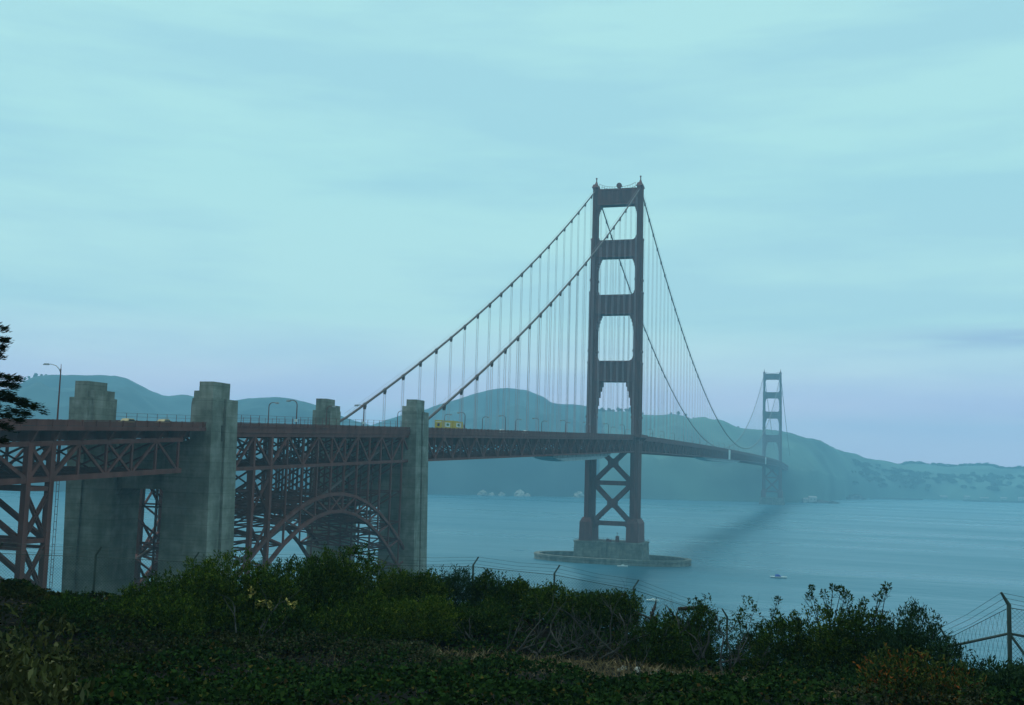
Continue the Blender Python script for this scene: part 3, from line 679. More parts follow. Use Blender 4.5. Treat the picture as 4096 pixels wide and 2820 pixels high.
def bent(Ya, Yb, zbase):
    T = part('support_tower', VD)
    for sx in (1, -1):
        for Y0 in (Ya, Yb): bar_obj('column', T, (sx*PX, Y0, zbase), (sx*PX, Y0, vzb(Y0)), 1.0, 1.0)
        z = 50.3
        while z > zbase+4:
            bar_obj('tie_beam', T, (sx*PX, Ya, z), (sx*PX, Yb, z), .6, .7)
            bar_obj('lattice_brace', T, (sx*PX, Ya, z-.5), (sx*PX, Yb, z-8.1), .55, .6, laced=9); bar_obj('lattice_brace', T, (sx*PX, Yb, z-.5), (sx*PX, Ya, z-8.1), .57, .6, laced=9)
            z -= 8.2
    for Y0 in (Ya, Yb):
        z = 50.3
        while z > zbase+4:
            bar_obj('tie_beam', T, (-PX, Y0, z), (PX, Y0, z), .6, .75)
            if z < 49: bar_obj('tie_beam', T, (-PX, Y0, z-1.1), (PX, Y0, z-1.1), .5, .5)
            bar_obj('transverse_brace', T, (0, Y0, z), (PX, Y0, z-8.2), .75); bar_obj('transverse_brace', T, (0, Y0, z), (-PX, Y0, z-8.2), .77)
            bar_obj('lattice_post', T, (0, Y0, z), (0, Y0, z-8.2), .6, .6, laced=8)
            z -= 8.2
    l_ = MB()
    for dx in (0, .5): l_.bar((PX+.6+dx, Yb+1.0, zbase), (PX+.6+dx, Yb+1.0, vzb(Yb)), .06)
    z = zbase
    while z < vzb(Yb): l_.bar((PX+.6, Yb+1.0, z), (PX+1.1, Yb+1.0, z), .07); z += 1.2
    l_.obj('ladder', 'steel', T)
bent(-497.1, -491.9, 3); bent(-567.5, -562.4, 3)

# ------------------------------------------------------------------ street lamps on the decks
ORD = ['first', 'second', 'third', 'fourth', 'fifth', 'sixth', 'seventh', 'eighth', 'ninth', 'tenth', 'eleventh', 'twelfth', 'thirteenth', 'fourteenth', 'fifteenth']
def lamp_mesh(sx):
    a = MB(); a.tube([(0, 0, 0), (0, 0, .6)], [.28, .2], 8); a.tube([(0, 0, .5), (0, 0, 5.6)], [.15, .12], 8)
    pts = [(-sx*(1.1-1.1*math.cos(t)), 0, 5.6+1.1*math.sin(t)) for t in [math.radians(q) for q in (0, 25, 50, 75, 90)]] + [(-sx*1.9, 0, 6.72)]
    c = MB(); c.tube(pts, [.12, .11, .1, .09, .085, .08], 7)
    h = MB(); h.frus(*sorted((-sx*1.75, -sx*2.9)), -.24, .24, 6.5, *sorted((-sx*1.8, -sx*2.75)), -.16, .16, 6.82)
    h.frus(*sorted((-sx*2.0, -sx*2.8)), -.17, .17, 6.34, *sorted((-sx*1.9, -sx*2.85)), -.2, .2, 6.5)
    return a.mesh('pole', 'steel'), c.mesh('arm', 'steel'), h.mesh('lamp_head', 'grey_paint')
LM = {1: lamp_mesh(1), -1: lamp_mesh(-1)}
def street_lamp(X, Y, z, label, group, box=False):
    L = thing('street_lamp', label, 'street lamp', (X, Y, z), group)
    for nm, me_ in zip(('pole', 'arm', 'lamp_head'), LM[1 if X > 0 else -1]):
        o = bpy.data.objects.new(nm, me_); o.location = (X, Y, z); link(o, L)
    if box:
        c = MB(); c.box(X-.35, X+.35, Y-.4, Y-.16, z+1.6, z+2.2); c.obj('call_box', 'white_paint', L)
eY = [-287.6, -242.4, -196.8, -151.7, -106.5, -61, -18.5]; wY = [-298, -253.9, -210.1, -163.8, -120.8, -75, -30]
for k, Y in enumerate(eY): street_lamp(10.2, Y, zb(Y)+8.74, f'gooseneck lamp on the near kerb, {ORD[k]} past the far concrete pylon', 'lamps on the suspended deck')
for k, Y in enumerate(wY): street_lamp(-10.2, Y, zb(Y)+8.74, f'gooseneck lamp on the far kerb, {ORD[k]} past the far concrete pylon', 'lamps on the suspended deck')
for X, Y, lb in ((10.2, -405.2, 'near-kerb gooseneck lamp over the steel arch, beside the nearest pylon'), (10.2, -367.9, 'near-kerb gooseneck lamp over the steel arch, by the cable end'),
                 (-10.2, -418, 'far-kerb gooseneck lamp half hidden behind the nearest pylon'), (-10.2, -383, 'far-kerb gooseneck lamp over the middle of the steel arch'), (-10.2, -350, 'far-kerb gooseneck lamp just short of the farther pylon')):
    street_lamp(X, Y, zb(Y)+8.74, lb, 'lamps over the steel arch', X > 0)
for k in range(14):
    Y = 27+45.5*k
    street_lamp(10.2, Y, zb(Y)+8.74, f'small hazy gooseneck lamp on the near kerb, {ORD[k]} beyond the tall tower', 'lamps on the main span'); street_lamp(-10.2, Y+11, zb(Y+11)+8.74, f'small hazy gooseneck lamp on the far kerb, {ORD[k]} beyond the tall tower', 'lamps on the main span')
TL = thing('street_lamp', 'tall slender grey lamp post with long curved arm above the viaduct', 'street lamp', (10.6, -487.4, vrl(-487)-.9))
z0 = vrl(-487)-.9
b_ = MB(); b_.tube([(10.6, -487.4, z0), (10.6, -487.4, z0+9.4)], [.16, .1], 8); b_.tube([(10.6, -487.4, z0+9.4), (10.6, -487.4, z0+10.2)], [.06, .03], 6); b_.obj('pole', 'steel', TL)
b_ = MB(); b_.tube([(10.6, -487.4, z0+8.7), (10.3, -487.4, z0+9.3), (9.6, -487.4, z0+9.9), (8.7, -487.4, z0+10.15), (7.9, -487.4, z0+10.2)], [.08, .08, .07, .06, .06], 6); b_.obj('arm', 'grey_paint', TL)
b_ = MB(); b_.frus(7.0, 8.1, -487.6, -487.2, z0+10.02, 7.2, 8.0, -487.52, -487.28, z0+10.3); b_.obj('lamp_head', 'grey_paint', TL)

# ------------------------------------------------------------------ vehicles
def wheel(parent, x, y, z, r):
    b_ = MB(); b_.tube([(x-.15, y, z+r), (x+.15, y, z+r)], r, 14); o = b_.obj('wheel', 'tyre', parent)
    b_ = MB(); b_.tube([(x-.17, y, z+r), (x+.17, y, z+r)], r*.5, 10); b_.obj('rim', 'grey_paint', o)
def truck():
    X, Y0 = 7.0, -304.1; z = zb(Y0)+8.75; sl_ = 9.5/343
    T = thing('truck', 'yellow freight truck pulling two box trailers along the bridge deck', 'truck', (X, Y0, z))
    for k, (ya, yb) in enumerate(((-304.1, -294.6), (-293.6, -284.2))):
        zt = zb(ya)+8.75+1.0
        b_ = MB(); b_.frus(X-1.25, X+1.25, ya, yb, zt, X-1.25, X+1.25, ya, yb, zt+2.75); b_.box(X-1.1, X+1.1, ya+.3, yb-.3, zt-.25, zt)
        for y in np.arange(ya+.6, yb, 1.25): b_.box(X+1.25, X+1.28, y-.04, y+.04, zt+.05, zt+2.7)
        b_.box(X-1.27, X+1.27, ya-.03, yb+.03, zt+2.62, zt+2.78)
        o = b_.obj('trailer_box', 'yellow_paint', T)
        ym = (ya+yb)/2+.4
        b_ = MB(); b_.box(X+1.285, X+1.31, ym-2.3, ym+2.3, zt+.75, zt+2.2); b_.obj('sign_panel', 'white_paint', o)
        b_ = MB(); b_.prism([(0, 0)]*3, 0, 0) if False else None
        for y0, y1, za, zc in ((-1.2, 1.2, 1.25, 1.75), (-.8, .8, 1.1, 1.25), (-.8, .8, 1.75, 1.9)): b_.box(X+1.312, X+1.33, ym+y0, ym+y1, zt+za, zt+zc)
        b_.obj('sign_emblem', 'green_mark', o)
        for y in (ya+1.2, ya+2.3, yb-1.5):
            for sx in (-1, 1): wheel(T, X+sx*1.0, y, zb(y)+8.75, .48)
    ya = -304.1; zt = zb(ya)+9.75
    b_ = MB(); b_.box(X-.35, X+.45, ya-.05, ya-.031, zt+.8, zt+1.75); b_.obj('rear_window', 'dark_glass', T)
    b_ = MB(); b_.box(X-1.0, X+1.0, ya-.05, ya-.031, zt+2.15, zt+2.35); b_.obj('rear_stripe', 'white_paint', T)
    yc = -283.4; zc = zb(yc)+8.75
    b_ = MB(); b_.frus(X-1.15, X+1.15, yc, yc+2.2, zc+.7, X-1.1, X+1.1, yc+.1, yc+1.9, zc+2.7); b_.box(X-1.1, X+1.1, yc+2.2, yc+3.1, zc+.7, zc+1.6); b_.box(X-.9, X+.9, yc-1, yc+3, zc+.45, zc+.75)
    c_ = b_.obj('cab', 'grey_paint', T)
    b_ = MB(); b_.box(X+1.13, X+1.17, yc+.5, yc+1.6, zc+1.7, zc+2.4); b_.obj('side_window', 'dark_glass', c_)
    for sx in (-1, 1): wheel(T, X+sx*1.0, yc+2.2, zc, .48); wheel(T, X+sx*1.0, yc-.3, zc, .48)
truck()
def car(X, Y, z, body, label, mast=False, van=False):
    T = thing('car', label, 'van' if van else 'car', (X, Y, z)); h = 2.3 if van else 1.42
    b_ = MB(); b_.frus(X-.9, X+.9, Y-2.2, Y+2.2, z+.3, X-.88, X+.88, Y-2.15, Y+2.1, z+.85)
    if van: b_.frus(X-.9, X+.9, Y-2.2, Y+1.6, z+.85, X-.8, X+.8, Y-2.1, Y+.9, z+h)
    else: b_.frus(X-.85, X+.85, Y-1.7, Y+1.1, z+.85, X-.68, X+.68, Y-1.1, Y+.4, z+h)
    o = b_.obj('body', body, T)
    for sx in (-1, 1):
        c_ = MB(); c_.add([(X+sx*.86, Y-1.35, z+.92), (X+sx*.86, Y+.75, z+.92), (X+sx*(.83 if van else .73), Y+.45, z+h-.14), (X+sx*(.83 if van else .73), Y-1.0, z+h-.14)], [(0, 1, 2, 3) if sx > 0 else (3, 2, 1, 0)]); c_.obj('side_window', 'dark_glass', T)
        for y in (-1.35, 1.35): wheel(T, X+sx*.78, Y+y, z, .32)
    if mast: c_ = MB(); c_.tube([(X+.3, Y, z+h-.05), (X+.3, Y, z+h+1.1)], .04, 6); c_.box(X-.5, X+.5, Y-.4, Y+.5, z+h-.02, z+h+.15); c_.obj('roof_mast', 'grey_paint', T)
car(5, -449.6, vrl(-452)-.95, 'tan_paint', 'yellowish car with a roof mast behind the viaduct railing', True)
car(5, -461, vrl(-461)-1.0, 'tan_paint', 'tan car roof just showing over the viaduct railing')
car(8, 108, zb(108)+8.75, 'white_paint', 'white van on the main span just past the near tower', False, True)
car(7, -236, zb(-236)+8.75, 'white_paint', 'white car behind the railing halfway to the near tower')
car(7, -205, zb(-205)+8.75, 'white_paint', 'white car nearer the tower than the other white car')

# ------------------------------------------------------------------ painters' scaffolds and screens hung on the deck
def scaffold(Y0, Y1, X0, X1, label):
    T = thing('hanging_scaffold', label, 'scaffold', ((X0+X1)/2, (Y0+Y1)/2, zb(Y0)-3))
    n = 14
    for nm, t0, t1, dz in (('net', 0, 1, 0),):
        b_ = MB()
        for k in range(n+1):
            f_ = k/n; Y = Y0+(Y1-Y0)*f_; sag = 2.5*min(1, 5*f_, 5*(1-f_))**.6+.25; z = zb(Y)-.45
            b_.v += [(X1, Y, z), (X1-.3, Y, z-sag), ((X0+X1)/2, Y, z-sag-.3), (X0+.3, Y, z-sag), (X0, Y, z)]
        for k in range(n):
            for j in range(4): a = k*5+j; b_.f.append((a, a+5, a+6, a+1))
        b_.obj('net', 'net', T)
    b_ = MB()
    for k in range(n+1):
        f_ = k/n; Y = Y0+(Y1-Y0)*f_; z = zb(Y)-.4; b_.bar((X1+.05, Y, z), (X1+.05, Y, z-1.0), .1); b_.bar((X0, Y, z-.3), (X1, Y, z-.3), .15)
    b_.bar((X1+.05, Y0, zb(Y0)-.8), (X1+.05, Y1, zb(Y1)-.8), .14); b_.bar((X1+.05, Y0, zb(Y0)-1.4), (X1+.05, Y1, zb(Y1)-1.4), .12)
    b_.obj('hanger_frame', 'galvanised', T)
scaffold(-180, -62, 2, 12, 'pale netted work scaffold hanging under the deck before the near tower')
scaffold(300, 620, 4, 13, 'hazy work scaffold under the main span beyond the near tower')
for Y, lb in ((489, 'white vertical paint screen on the main span truss, nearer one'), (955, 'smaller white vertical paint screen close to the far tower')):
    b_ = MB(); z = zb(Y); b_.box(14.4, 14.62, Y-7.5, Y+7.5, z-.6, z+9.2)
    for k in range(6): b_.box(14.62, 14.72, Y-7.5+3*k-.1, Y-7.5+3*k+.1, z-.6, z+9.2)
    tag(b_.obj('paint_screen', 'white_paint'), lb, 'screen')

# ------------------------------------------------------------------ boats
def boat(X, Y, L_, ang, label, cover=True):
    T = thing('motor_boat', label, 'boat', (X, Y, WATER)); c, s_ = math.cos(ang), math.sin(ang)
    def R_(x, y, z): return (X+x*c-y*s_, Y+x*s_+y*c, WATER+z)
    b_ = MB(); st = [(-.5, .30, .95, .0), (-.3, .33, .95, 0), (0, .33, 1.0, 0), (.25, .27, 1.1, .05), (.42, .13, 1.25, .15), (.5, .01, 1.35, .4)]
    bw = L_*.5
    for f_, hw, top, keel in st:
        for q in ((-hw*bw, top), (-hw*bw*.8, .25+keel), (0, -.3+keel), (hw*bw*.8, .25+keel), (hw*bw, top)): b_.v.append(R_(f_*L_, q[0], q[1]*.75))
    for i in range(5):
        for j in range(4): a = i*5+j; b_.f.append((a, a+1, a+6, a+5))
        b_.f.append((i*5+4, i*5, i*5+5, i*5+9))
    b_.f.append((4, 3, 2, 1, 0)); b_.obj('hull', 'white_paint', T)
    if cover:
        b_ = MB()
        for f_, hw, z in ((-.22, .24, .6), (-.2, .2, 1.75), (.02, .2, 1.85), (.14, .18, .85)):
            for sgn in (-1, 1): b_.v.append(R_(f_*L_, sgn*hw*bw, z))
        b_.f += [(0, 1, 3, 2), (2, 3, 5, 4), (4, 5, 7, 6), (0, 2, 4, 6), (7, 5, 3, 1)]; b_.obj('cabin', 'blue_paint', T)
        b_ = MB(); a = R_(-.1*L_, 0, 1.7); b_.tube([a, (a[0], a[1], a[2]+1.0)], .04, 5); b_.obj('mast', 'grey_paint', T)
    else:
        b_ = MB()
        for f_, hw, z in ((-.1, .2, .7), (-.08, .17, 1.3), (.1, .16, 1.3), (.2, .12, .8)):
            for sgn in (-1, 1): b_.v.append(R_(f_*L_, sgn*hw*bw, z))
        b_.f += [(0, 1, 3, 2), (2, 3, 5, 4), (4, 5, 7, 6), (0, 2, 4, 6), (7, 5, 3, 1)]; b_.obj('windscreen', 'white_paint', T)
boat(13.3, -32.4, 5.8, .15, 'small white motor boat drifting close in front of the tower fender', False)
boat(98.6, -44.9, 8.6, .05, 'white motor boat with blue canopy alone on open water')
boat(56.8, -180.7, 5.5, 0, 'white boat partly hidden behind cut branches at the fence', False)

# ------------------------------------------------------------------ far shore
def far_building(x, y, z, a, bdim, h, rot, label, gable=True):
    T = thing('shore_building', label, 'building', (x, y, z), 'buildings along the far shore'); c, s_ = math.cos(rot), math.sin(rot)
    def R_(p): return (x+p[0]*c-p[1]*s_, y+p[0]*s_+p[1]*c, z+p[2])
    b_ = MB(); b_.box(-a/2, a/2, -bdim/2, bdim/2, -4, h); b_.v = [R_(p) for p in b_.v]; b_.obj('wall', 'far_wall', T)
    b_ = MB(); e = .6
    b_.add([(-a/2-e, -bdim/2-e, h), (a/2+e, -bdim/2-e, h), (a/2+e, bdim/2+e, h), (-a/2-e, bdim/2+e, h), (-a/2-e, 0, h+bdim*.3), (a/2+e, 0, h+bdim*.3)], [(0, 1, 5, 4), (2, 3, 4, 5), (1, 2, 5), (3, 0, 4), (3, 2, 1, 0)])
    b_.v = [R_(p) for p in b_.v]; b_.obj('roof', 'far_roof', T)
    for k in range(max(2, int(a/5))):
        b_ = MB(); xx = -a/2+a*(k+.5)/max(2, int(a/5)); b_.box(xx-.7, xx+.7, -bdim/2-.08, -bdim/2+.02, h*.35, h*.75); b_.v = [R_(p) for p in b_.v]; b_.obj('window', 'dark_glass', T)
far_building(58.5, 1492, 3.5, 14, 9, 8, .3, 'pale fog station building on the low point beside the far tower')
far_building(46, 1489, 3.5, 8, 7, 5, .3, 'small pale hut next to the fog station on the point')
for k, (x, y, a) in enumerate(((205, 2172, 16), (232, 2186, 13), (262, 2198, 20), (300, 2212, 15), (338, 2226, 22), (392, 2246, 18), (432, 2262, 26), (478, 2278, 20), (520, 2292, 24))):
    far_building(x, y, 5, a*.8, 7, 4+(k*7 % 3), .3+.1*(k % 3), f'small pale building along the far bay, {ORD[k]} counting from the far tower')
for (x0, y0, x1, y1, lb) in ((167, 2061, 284, 2098, 'low dark breakwater in the bay, the shorter one'), (374, 2132, 560, 2215, 'low dark breakwater in the bay, the longer one')):
    b_ = MB(); n = 24
    for k in range(n):
        f0 = k/n; f1 = (k+1)/n; h = 3.2+random.uniform(-.7, .7)
        xa, ya, xb_, yb_ = x0+(x1-x0)*f0, y0+(y1-y0)*f0, x0+(x1-x0)*f1, y0+(y1-y0)*f1
        b_.add([(xa, ya-4, -1), (xb_, yb_-4, -1), (xb_, yb_+4, -1), (xa, ya+4, -1), (xa, ya-1.6, WATER+h), (xb_, yb_-1.6, WATER+h), (xb_, yb_+1.6, WATER+h), (xa, ya+1.6, WATER+h)], [(3, 2, 1, 0), (4, 5, 6, 7), (0, 1, 5, 4), (1, 2, 6, 5), (2, 3, 7, 6), (3, 0, 4, 7)])
    tag(b_.obj('breakwater', 'dark_rock'), lb, 'breakwater')
def rock(x, y, z, rx, ry, rz, m, label, name='rock_outcrop', seed=1, group=None):
    r_ = random.Random(seed); b_ = MB(); n, mm = 16, 7
    for j in range(mm+1):
        ph = math.pi/2*j/mm
        for k in range(n):
            a = 2*math.pi*k/n; q = 1+r_.uniform(-.28, .28)
            b_.v.append((x+rx*math.cos(a)*math.cos(ph)*q, y+ry*math.sin(a)*math.cos(ph)*q, z+rz*math.sin(ph)*(1+r_.uniform(-.25, .25))))
    for j in range(mm):
        for k in range(n): b_.f.append((j*n+k, j*n+(k+1) % n, (j+1)*n+(k+1) % n, (j+1)*n+k))
    return tag(b_.obj(name, m), label, 'rock', group)
rock(64, 1505, -1, 46, 26, 7, 'dark_rock', 'dark low rocky point beside the far tower pier', 'rocky_point', 3)
rock(134, 1921, -1, 22, 14, 12, 'dark_rock', 'small dark rock standing in the water off the far shore', 'sea_rock', 4)
for k, (x, y, s_) in enumerate(((-487, 1184, 15), (-472, 1190, 9), (-459, 1205, 10), (-431, 1222, 17), (-418, 1228, 9), (-336, 1274, 16))):
    rock(x, y, 1, s_*.62, s_*.5, s_*.62, 'pale_rock', ['pale cliff patch at the far waterline, leftmost of the row', 'small pale rock beside the leftmost far cliff patch', 'low pale rock between the two larger far cliff patches', 'widest pale cliff patch at the middle of the far waterline', 'small pale rock just past the widest far cliff patch', 'pale cliff patch at the far waterline beside the near tower leg'][k], seed=20+k)
# far trees: one crown mesh shared
def far_tree_mesh(seed):
    r = np.random.default_rng(seed); n = 260
    d = unitv(r.normal(size=(n, 3))); d[:, 2] = d[:, 2]*.55+.35
    P = d*np.array([4.4, 4.4, 4.6])*(.6+.4*r.random((n, 1))) + np.array([0, 0, 3.6]) + r.normal(size=(n, 3))*.3
    return leaves(P, d+r.normal(size=(n, 3))*.5, 1.9+r.random(n)*1.2, .8)
CR = [far_tree_mesh(s_) for s_ in (1, 2, 3)]
crown_me = []
for V in CR:
    o = quads('crown', V, 'far_leaf'); crown_me.append(o.data); bpy.data.objects.remove(o)
b_ = MB(); b_.tube([(0, 0, -2), (0, 0, 6)], [.5, .25], 6)
for a in range(4): b_.tube([(0, 0, 4), (1.6*math.cos(a*1.6), 1.6*math.sin(a*1.6), 7)], [.2, .08], 4)
trunk_me = b_.mesh('trunk', 'bark')
def far_tree(x, y, z, s_, label, group):
    T = thing('tree', label, 'tree', (x, y, z), group)
    for nm, me_ in (('trunk', trunk_me), ('crown', random.choice(crown_me))):
        o = bpy.data.objects.new(nm, me_); o.location = (x, y, z); o.scale = (s_*random.uniform(.5, .95), s_*random.uniform(.6, 1.0), s_*random.uniform(.8, 1.35)); o.rotation_euler = (0, 0, random.uniform(0, 6.28)); link(o, T)
def ridge_trees(key, f0, f1, n, smin, smax, label, group, row=25):
    V = HV[key]; nc = V.shape[1]
    for k in range(n):
        f_ = f0+(f1-f0)*(k+random.random())/n; p_ = V[row, int(f_*(nc-1))]
        far_tree(p_[0]+random.uniform(-6, 6), p_[1]+random.uniform(-4, 4), p_[2]-1.5, random.uniform(smin, smax), label, group)
ridge_trees('C', .06, .24, 16, .6, 1.15, 'dark tree on the ridge seen through the near tower', 'trees on the ridge behind the near tower')
ridge_trees('C', .3, .56, 14, .45, .9, 'dark tree on the ridge between the two towers', 'trees on the ridge between the towers')
ridge_trees('A', .17, .36, 14, .35, .75, 'small tree on the skyline of the hill behind the viaduct', 'trees on the hill behind the viaduct')
wood = []                                   # woods above the far bay read as one mass
for k in range(420):
    V = HV['D'] if k % 4 else HV['C']; nc = V.shape[1]; f_ = random.uniform(.02, .8) if k % 4 else random.uniform(.80, .98)
    p_ = V[25 if k % 3 == 1 and k % 4 else random.randint(2, 15), int(f_*(nc-1))]; c_ = random.choice(CR); s_ = random.uniform(.6, 1.5)
    wood.append(c_*np.array([s_*random.uniform(.9, 1.5), s_, s_*random.uniform(.7, 1.1)])+np.array([p_[0]+random.uniform(-6, 6), p_[1], p_[2]-3.5*s_]))
o = quads('far_woods', np.concatenate(wood), 'far_leaf', None, 'stuff')

# ------------------------------------------------------------------ foreground: shrubs
def gz(X, Y): x, d = to_local(X, Y); return float(ground(x, d))
def shrub(X, Y, ztop, width, label, m='shrub_leaf', leaf=.085, tufts=900, per=12, upright=.5, wr=.42, name='shrub', shape=1.0, lobes=5, group='shrubs along the fence', seed=0, bare=0.):
    global rng
    rng = np.random.default_rng(100+seed); r_ = random.Random(seed)
    z0 = gz(X, Y); H = max(.6, ztop-z0); T = thing(name, label, 'shrub', (X, Y, z0), group)
    L = [(0, 0, H*.52, width*.52, width*.48, H*.50), (r_.uniform(-.2, .2)*width, -.1, H*.28, width*.6, width*.5, H*.30)]
    for k in range(lobes):
        a = r_.uniform(0, 6.28); q = r_.uniform(.2, .42)*width; hh = r_.uniform(.3, .85)*H
        rr_ = r_.uniform(.2, .34)*width
        L.append((q*math.cos(a), q*math.sin(a), min(hh, H-rr_*.9), rr_, rr_, rr_*r_.uniform(.8, 1.25)))
    P = []; D = []
    tot = sum(l[3]*l[4] for l in L)
    for (lx, ly, lz, ax, ay, az) in L:
        n = int(tufts*ax*ay/tot); d = unitv(rng.normal(size=(n, 3))); rad = .35+.68*rng.random((n, 1))**.6
        p = d*rad*np.array([ax, ay, az]) + np.array([lx, ly, lz]); P.append(p); D.append(d)
    P = np.vstack(P); D = np.vstack(D); keep = (P[:, 2] > H*.06+H*bare) ; P, D = P[keep], D[keep]
    lump = fbm(P[:, 0]*3+X, P[:, 2]*3+P[:, 1]*2.3, 2.2, 2); keep = lump > -.42; P, D = P[keep], D[keep]
    D = unitv(D*(1-upright)+np.array([0, 0, 1])*upright + rng.normal(size=D.shape)*.22)
    n = len(P); Pr = np.repeat(P, per, 0); Dr = np.repeat(D, per, 0)
    off = rng.normal(size=Pr.shape)*leaf*.45; dd = unitv(Dr+rng.normal(size=Dr.shape)*.55)
    V = leaves(Pr+off+Dr*(rng.random((n*per, 1))-.3)*leaf*2.2, dd, leaf*(.6+.7*rng.random(n*per)), wr)
    V = V + np.array([X, Y, z0]); quads('foliage', V, m, T)
    b_ = MB()
    for k in range(10):
        p = P[r_.randrange(len(P))]; a = r_.uniform(0, 6.28)
        m1 = (p*.5+np.array([r_.uniform(-.1, .1), r_.uniform(-.1, .1), 0]))*np.array([.7, .7, 1])
        b_.tube([(X+.1*math.cos(a), Y+.1*math.sin(a), z0-.1), (X+m1[0], Y+m1[1], z0+m1[2]), (X+p[0], Y+p[1], z0+p[2])], [.028, .018, .006], 5)
    b_.obj('stems', 'bark', T)
    return T
SH = [
 (119.85, -612.97, 52.83, 1.5, 'low leafy shrub at the left end of the fence row', dict(m='shrub_leaf')),
 (120.50, -612.53, 53.04, 1.9, 'spreading shrub before the base of the nearest pylon', dict(m='shrub_leaf')),
 (121.45, -611.93, 53.61, 1.75, 'tall bright shrub rising over the corner of the nearest pylon', dict(m='bright_leaf', tufts=1250)),
 (122.38, -611.38, 53.20, 1.4, 'shrub dotted with yellow flowers below the steel arch', dict(m='shrub_leaf')),
 (122.63, -610.11, 53.32, 1.7, 'broad shrub below the left side of the arch', dict(m='dense_leaf')),
 (123.06, -608.76, 53.59, 1.75, 'highest pointed shrub under the arch crown', dict(m='shrub_leaf', tufts=1250)),
 (124.02, -608.31, 53.07, 1.6, 'round shrub under the right side of the arch', dict(m='bright_leaf')),
 (124.98, -607.90, 52.90, 1.6, 'shrub in front of the foot of the farther pylon', dict(m='shrub_leaf')),
 (125.85, -606.49, 53.00, 1.5, 'spiky upright shrub just right of the farther pylon', dict(m='needle_leaf', upright=.75, leaf=.09, wr=.3)),
 (126.87, -606.13, 52.88, 1.1, 'small upright shrub left of the first barbed-wire post', dict(m='dense_leaf', upright=.7, tufts=700)),
 (127.59, -605.90, 52.71, 1.0, 'narrow shrub right of the first barbed-wire post', dict(m='shrub_leaf', tufts=620)),
 (128.96, -606.54, 52.58, 1.6, 'low shrub behind the tangle of dead branches', dict(m='shrub_leaf', bare=.08, tufts=1200)),
 (129.98, -606.28, 52.42, 1.6, 'shrub on bare stems in front of the middle fence post', dict(m='dense_leaf', bare=.08, tufts=1200)),
 (130.79, -605.08, 52.50, 1.1, 'round-topped shrub beside the braced fence post', dict(m='shrub_leaf', tufts=900, bare=.05)),
 (132.30, -608.86, 52.17, 1.6, 'dark shrub in front of the cut tree stumps', dict(m='dense_leaf')),
 (133.54, -607.66, 52.70, 1.25, 'dense rounded bush right of the cut stumps', dict(m='dense_leaf', tufts=1200, upright=.4, wr=.6, leaf=.06)),
 (134.78, -607.52, 52.80, 1.0, 'tall dense round-headed bush with a bare side twig', dict(m='dense_leaf', tufts=1100, upright=.4, wr=.6, leaf=.06)),
 (136.00, -609.43, 52.50, 1.65, 'large dark shrub left of the sprigged one', dict(m='dense_leaf', tufts=1150)),
 (136.96, -609.40, 52.95, 1.75, 'large shrub with loose leafy sprigs standing above it', dict(m='shrub_leaf', tufts=1150)),
 (137.80, -609.39, 52.85, 1.75, 'large shrub with one long curved sprig', dict(m='dense_leaf', tufts=1150)),
 (138.89, -610.42, 53.00, 1.7, 'dark shrub with upright needle-like tips near the corner post', dict(m='needle_leaf', upright=.85, leaf=.10, wr=.26, tufts=1500)),
 (139.49, -611.46, 52.45, 1.0, 'thin wispy shrub at the corner post', dict(m='needle_leaf', tufts=220, upright=.6)),
 (138.68, -616.42, 52.92, 1.7, 'bright shrub with orange turning leaves in the right foreground', dict(m='turning_leaf', tufts=900)),
 (140.09, -615.53, 52.72, 1.7, 'grey-green low shrub at the right edge below the corner post', dict(m='needle_leaf', upright=.7, leaf=.09, wr=.3, tufts=900)),
 (127.15, -626.27, 53.78, 1.3, 'broad-leaved grey-green plant at the left edge', dict(m='grey_leaf', leaf=.15, tufts=150, per=9, upright=.75, wr=.34)),
 (127.11, -625.65, 53.92, .55, 'upright rosette of the broad-leaved plants, tallest', dict(m='grey_leaf', leaf=.15, tufts=50, per=9, upright=.8, wr=.34)),
 (128.34, -627.23, 53.50, .75, 'broad-leaved grey-green plant in the lower left corner', dict(m='grey_leaf', leaf=.15, tufts=80, per=9, upright=.75, wr=.34)),
 (127.67, -627.14, 53.55, .75, 'broad-leaved plant cut by the left edge near the bottom', dict(m='grey_leaf', leaf=.15, tufts=80, per=9, upright=.75, wr=.34)),
]
for k in range(8): SH[k] = SH[k][:3]+(SH[k][3]*1.3,)+SH[k][4:5]+(dict(SH[k][5], tufts=int(SH[k][5].get('tufts', 900)*1.4)),)
SH += [
 (119.2, -615.6, 52.45, 1.8, 'low dark shrub on the ivy bank below the viaduct pylon', dict(m='dense_leaf', tufts=1000)),
 (120.9, -614.3, 52.55, 2.0, 'low mid-green shrub in front of the pylon-corner shrub', dict(m='shrub_leaf', tufts=1100)),
 (123.4, -612.6, 52.35, 1.7, 'low shrub in front of the yellow-flowered one', dict(m='dense_leaf', tufts=1000)),
 (124.6, -611.2, 52.5, 2.0, 'wide low shrub below the arch crown', dict(m='shrub_leaf', tufts=1200)),
 (126.0, -609.6, 52.4, 1.9, 'low shrub joining the arch shrubs to the spiky one', dict(m='bright_leaf', tufts=1100)),
 (127.4, -608.4, 52.2, 1.6, 'low leafy shrub before the narrow upright shrubs', dict(m='dense_leaf', tufts=900)),
 (133.0, -606.6, 52.15, 1.5, 'dark low shrub behind the cut stumps', dict(m='dense_leaf', tufts=900)),
]
SHO = [shrub(*s_[:5], seed=k+1, **s_[5]) for k, s_ in enumerate(SH)]
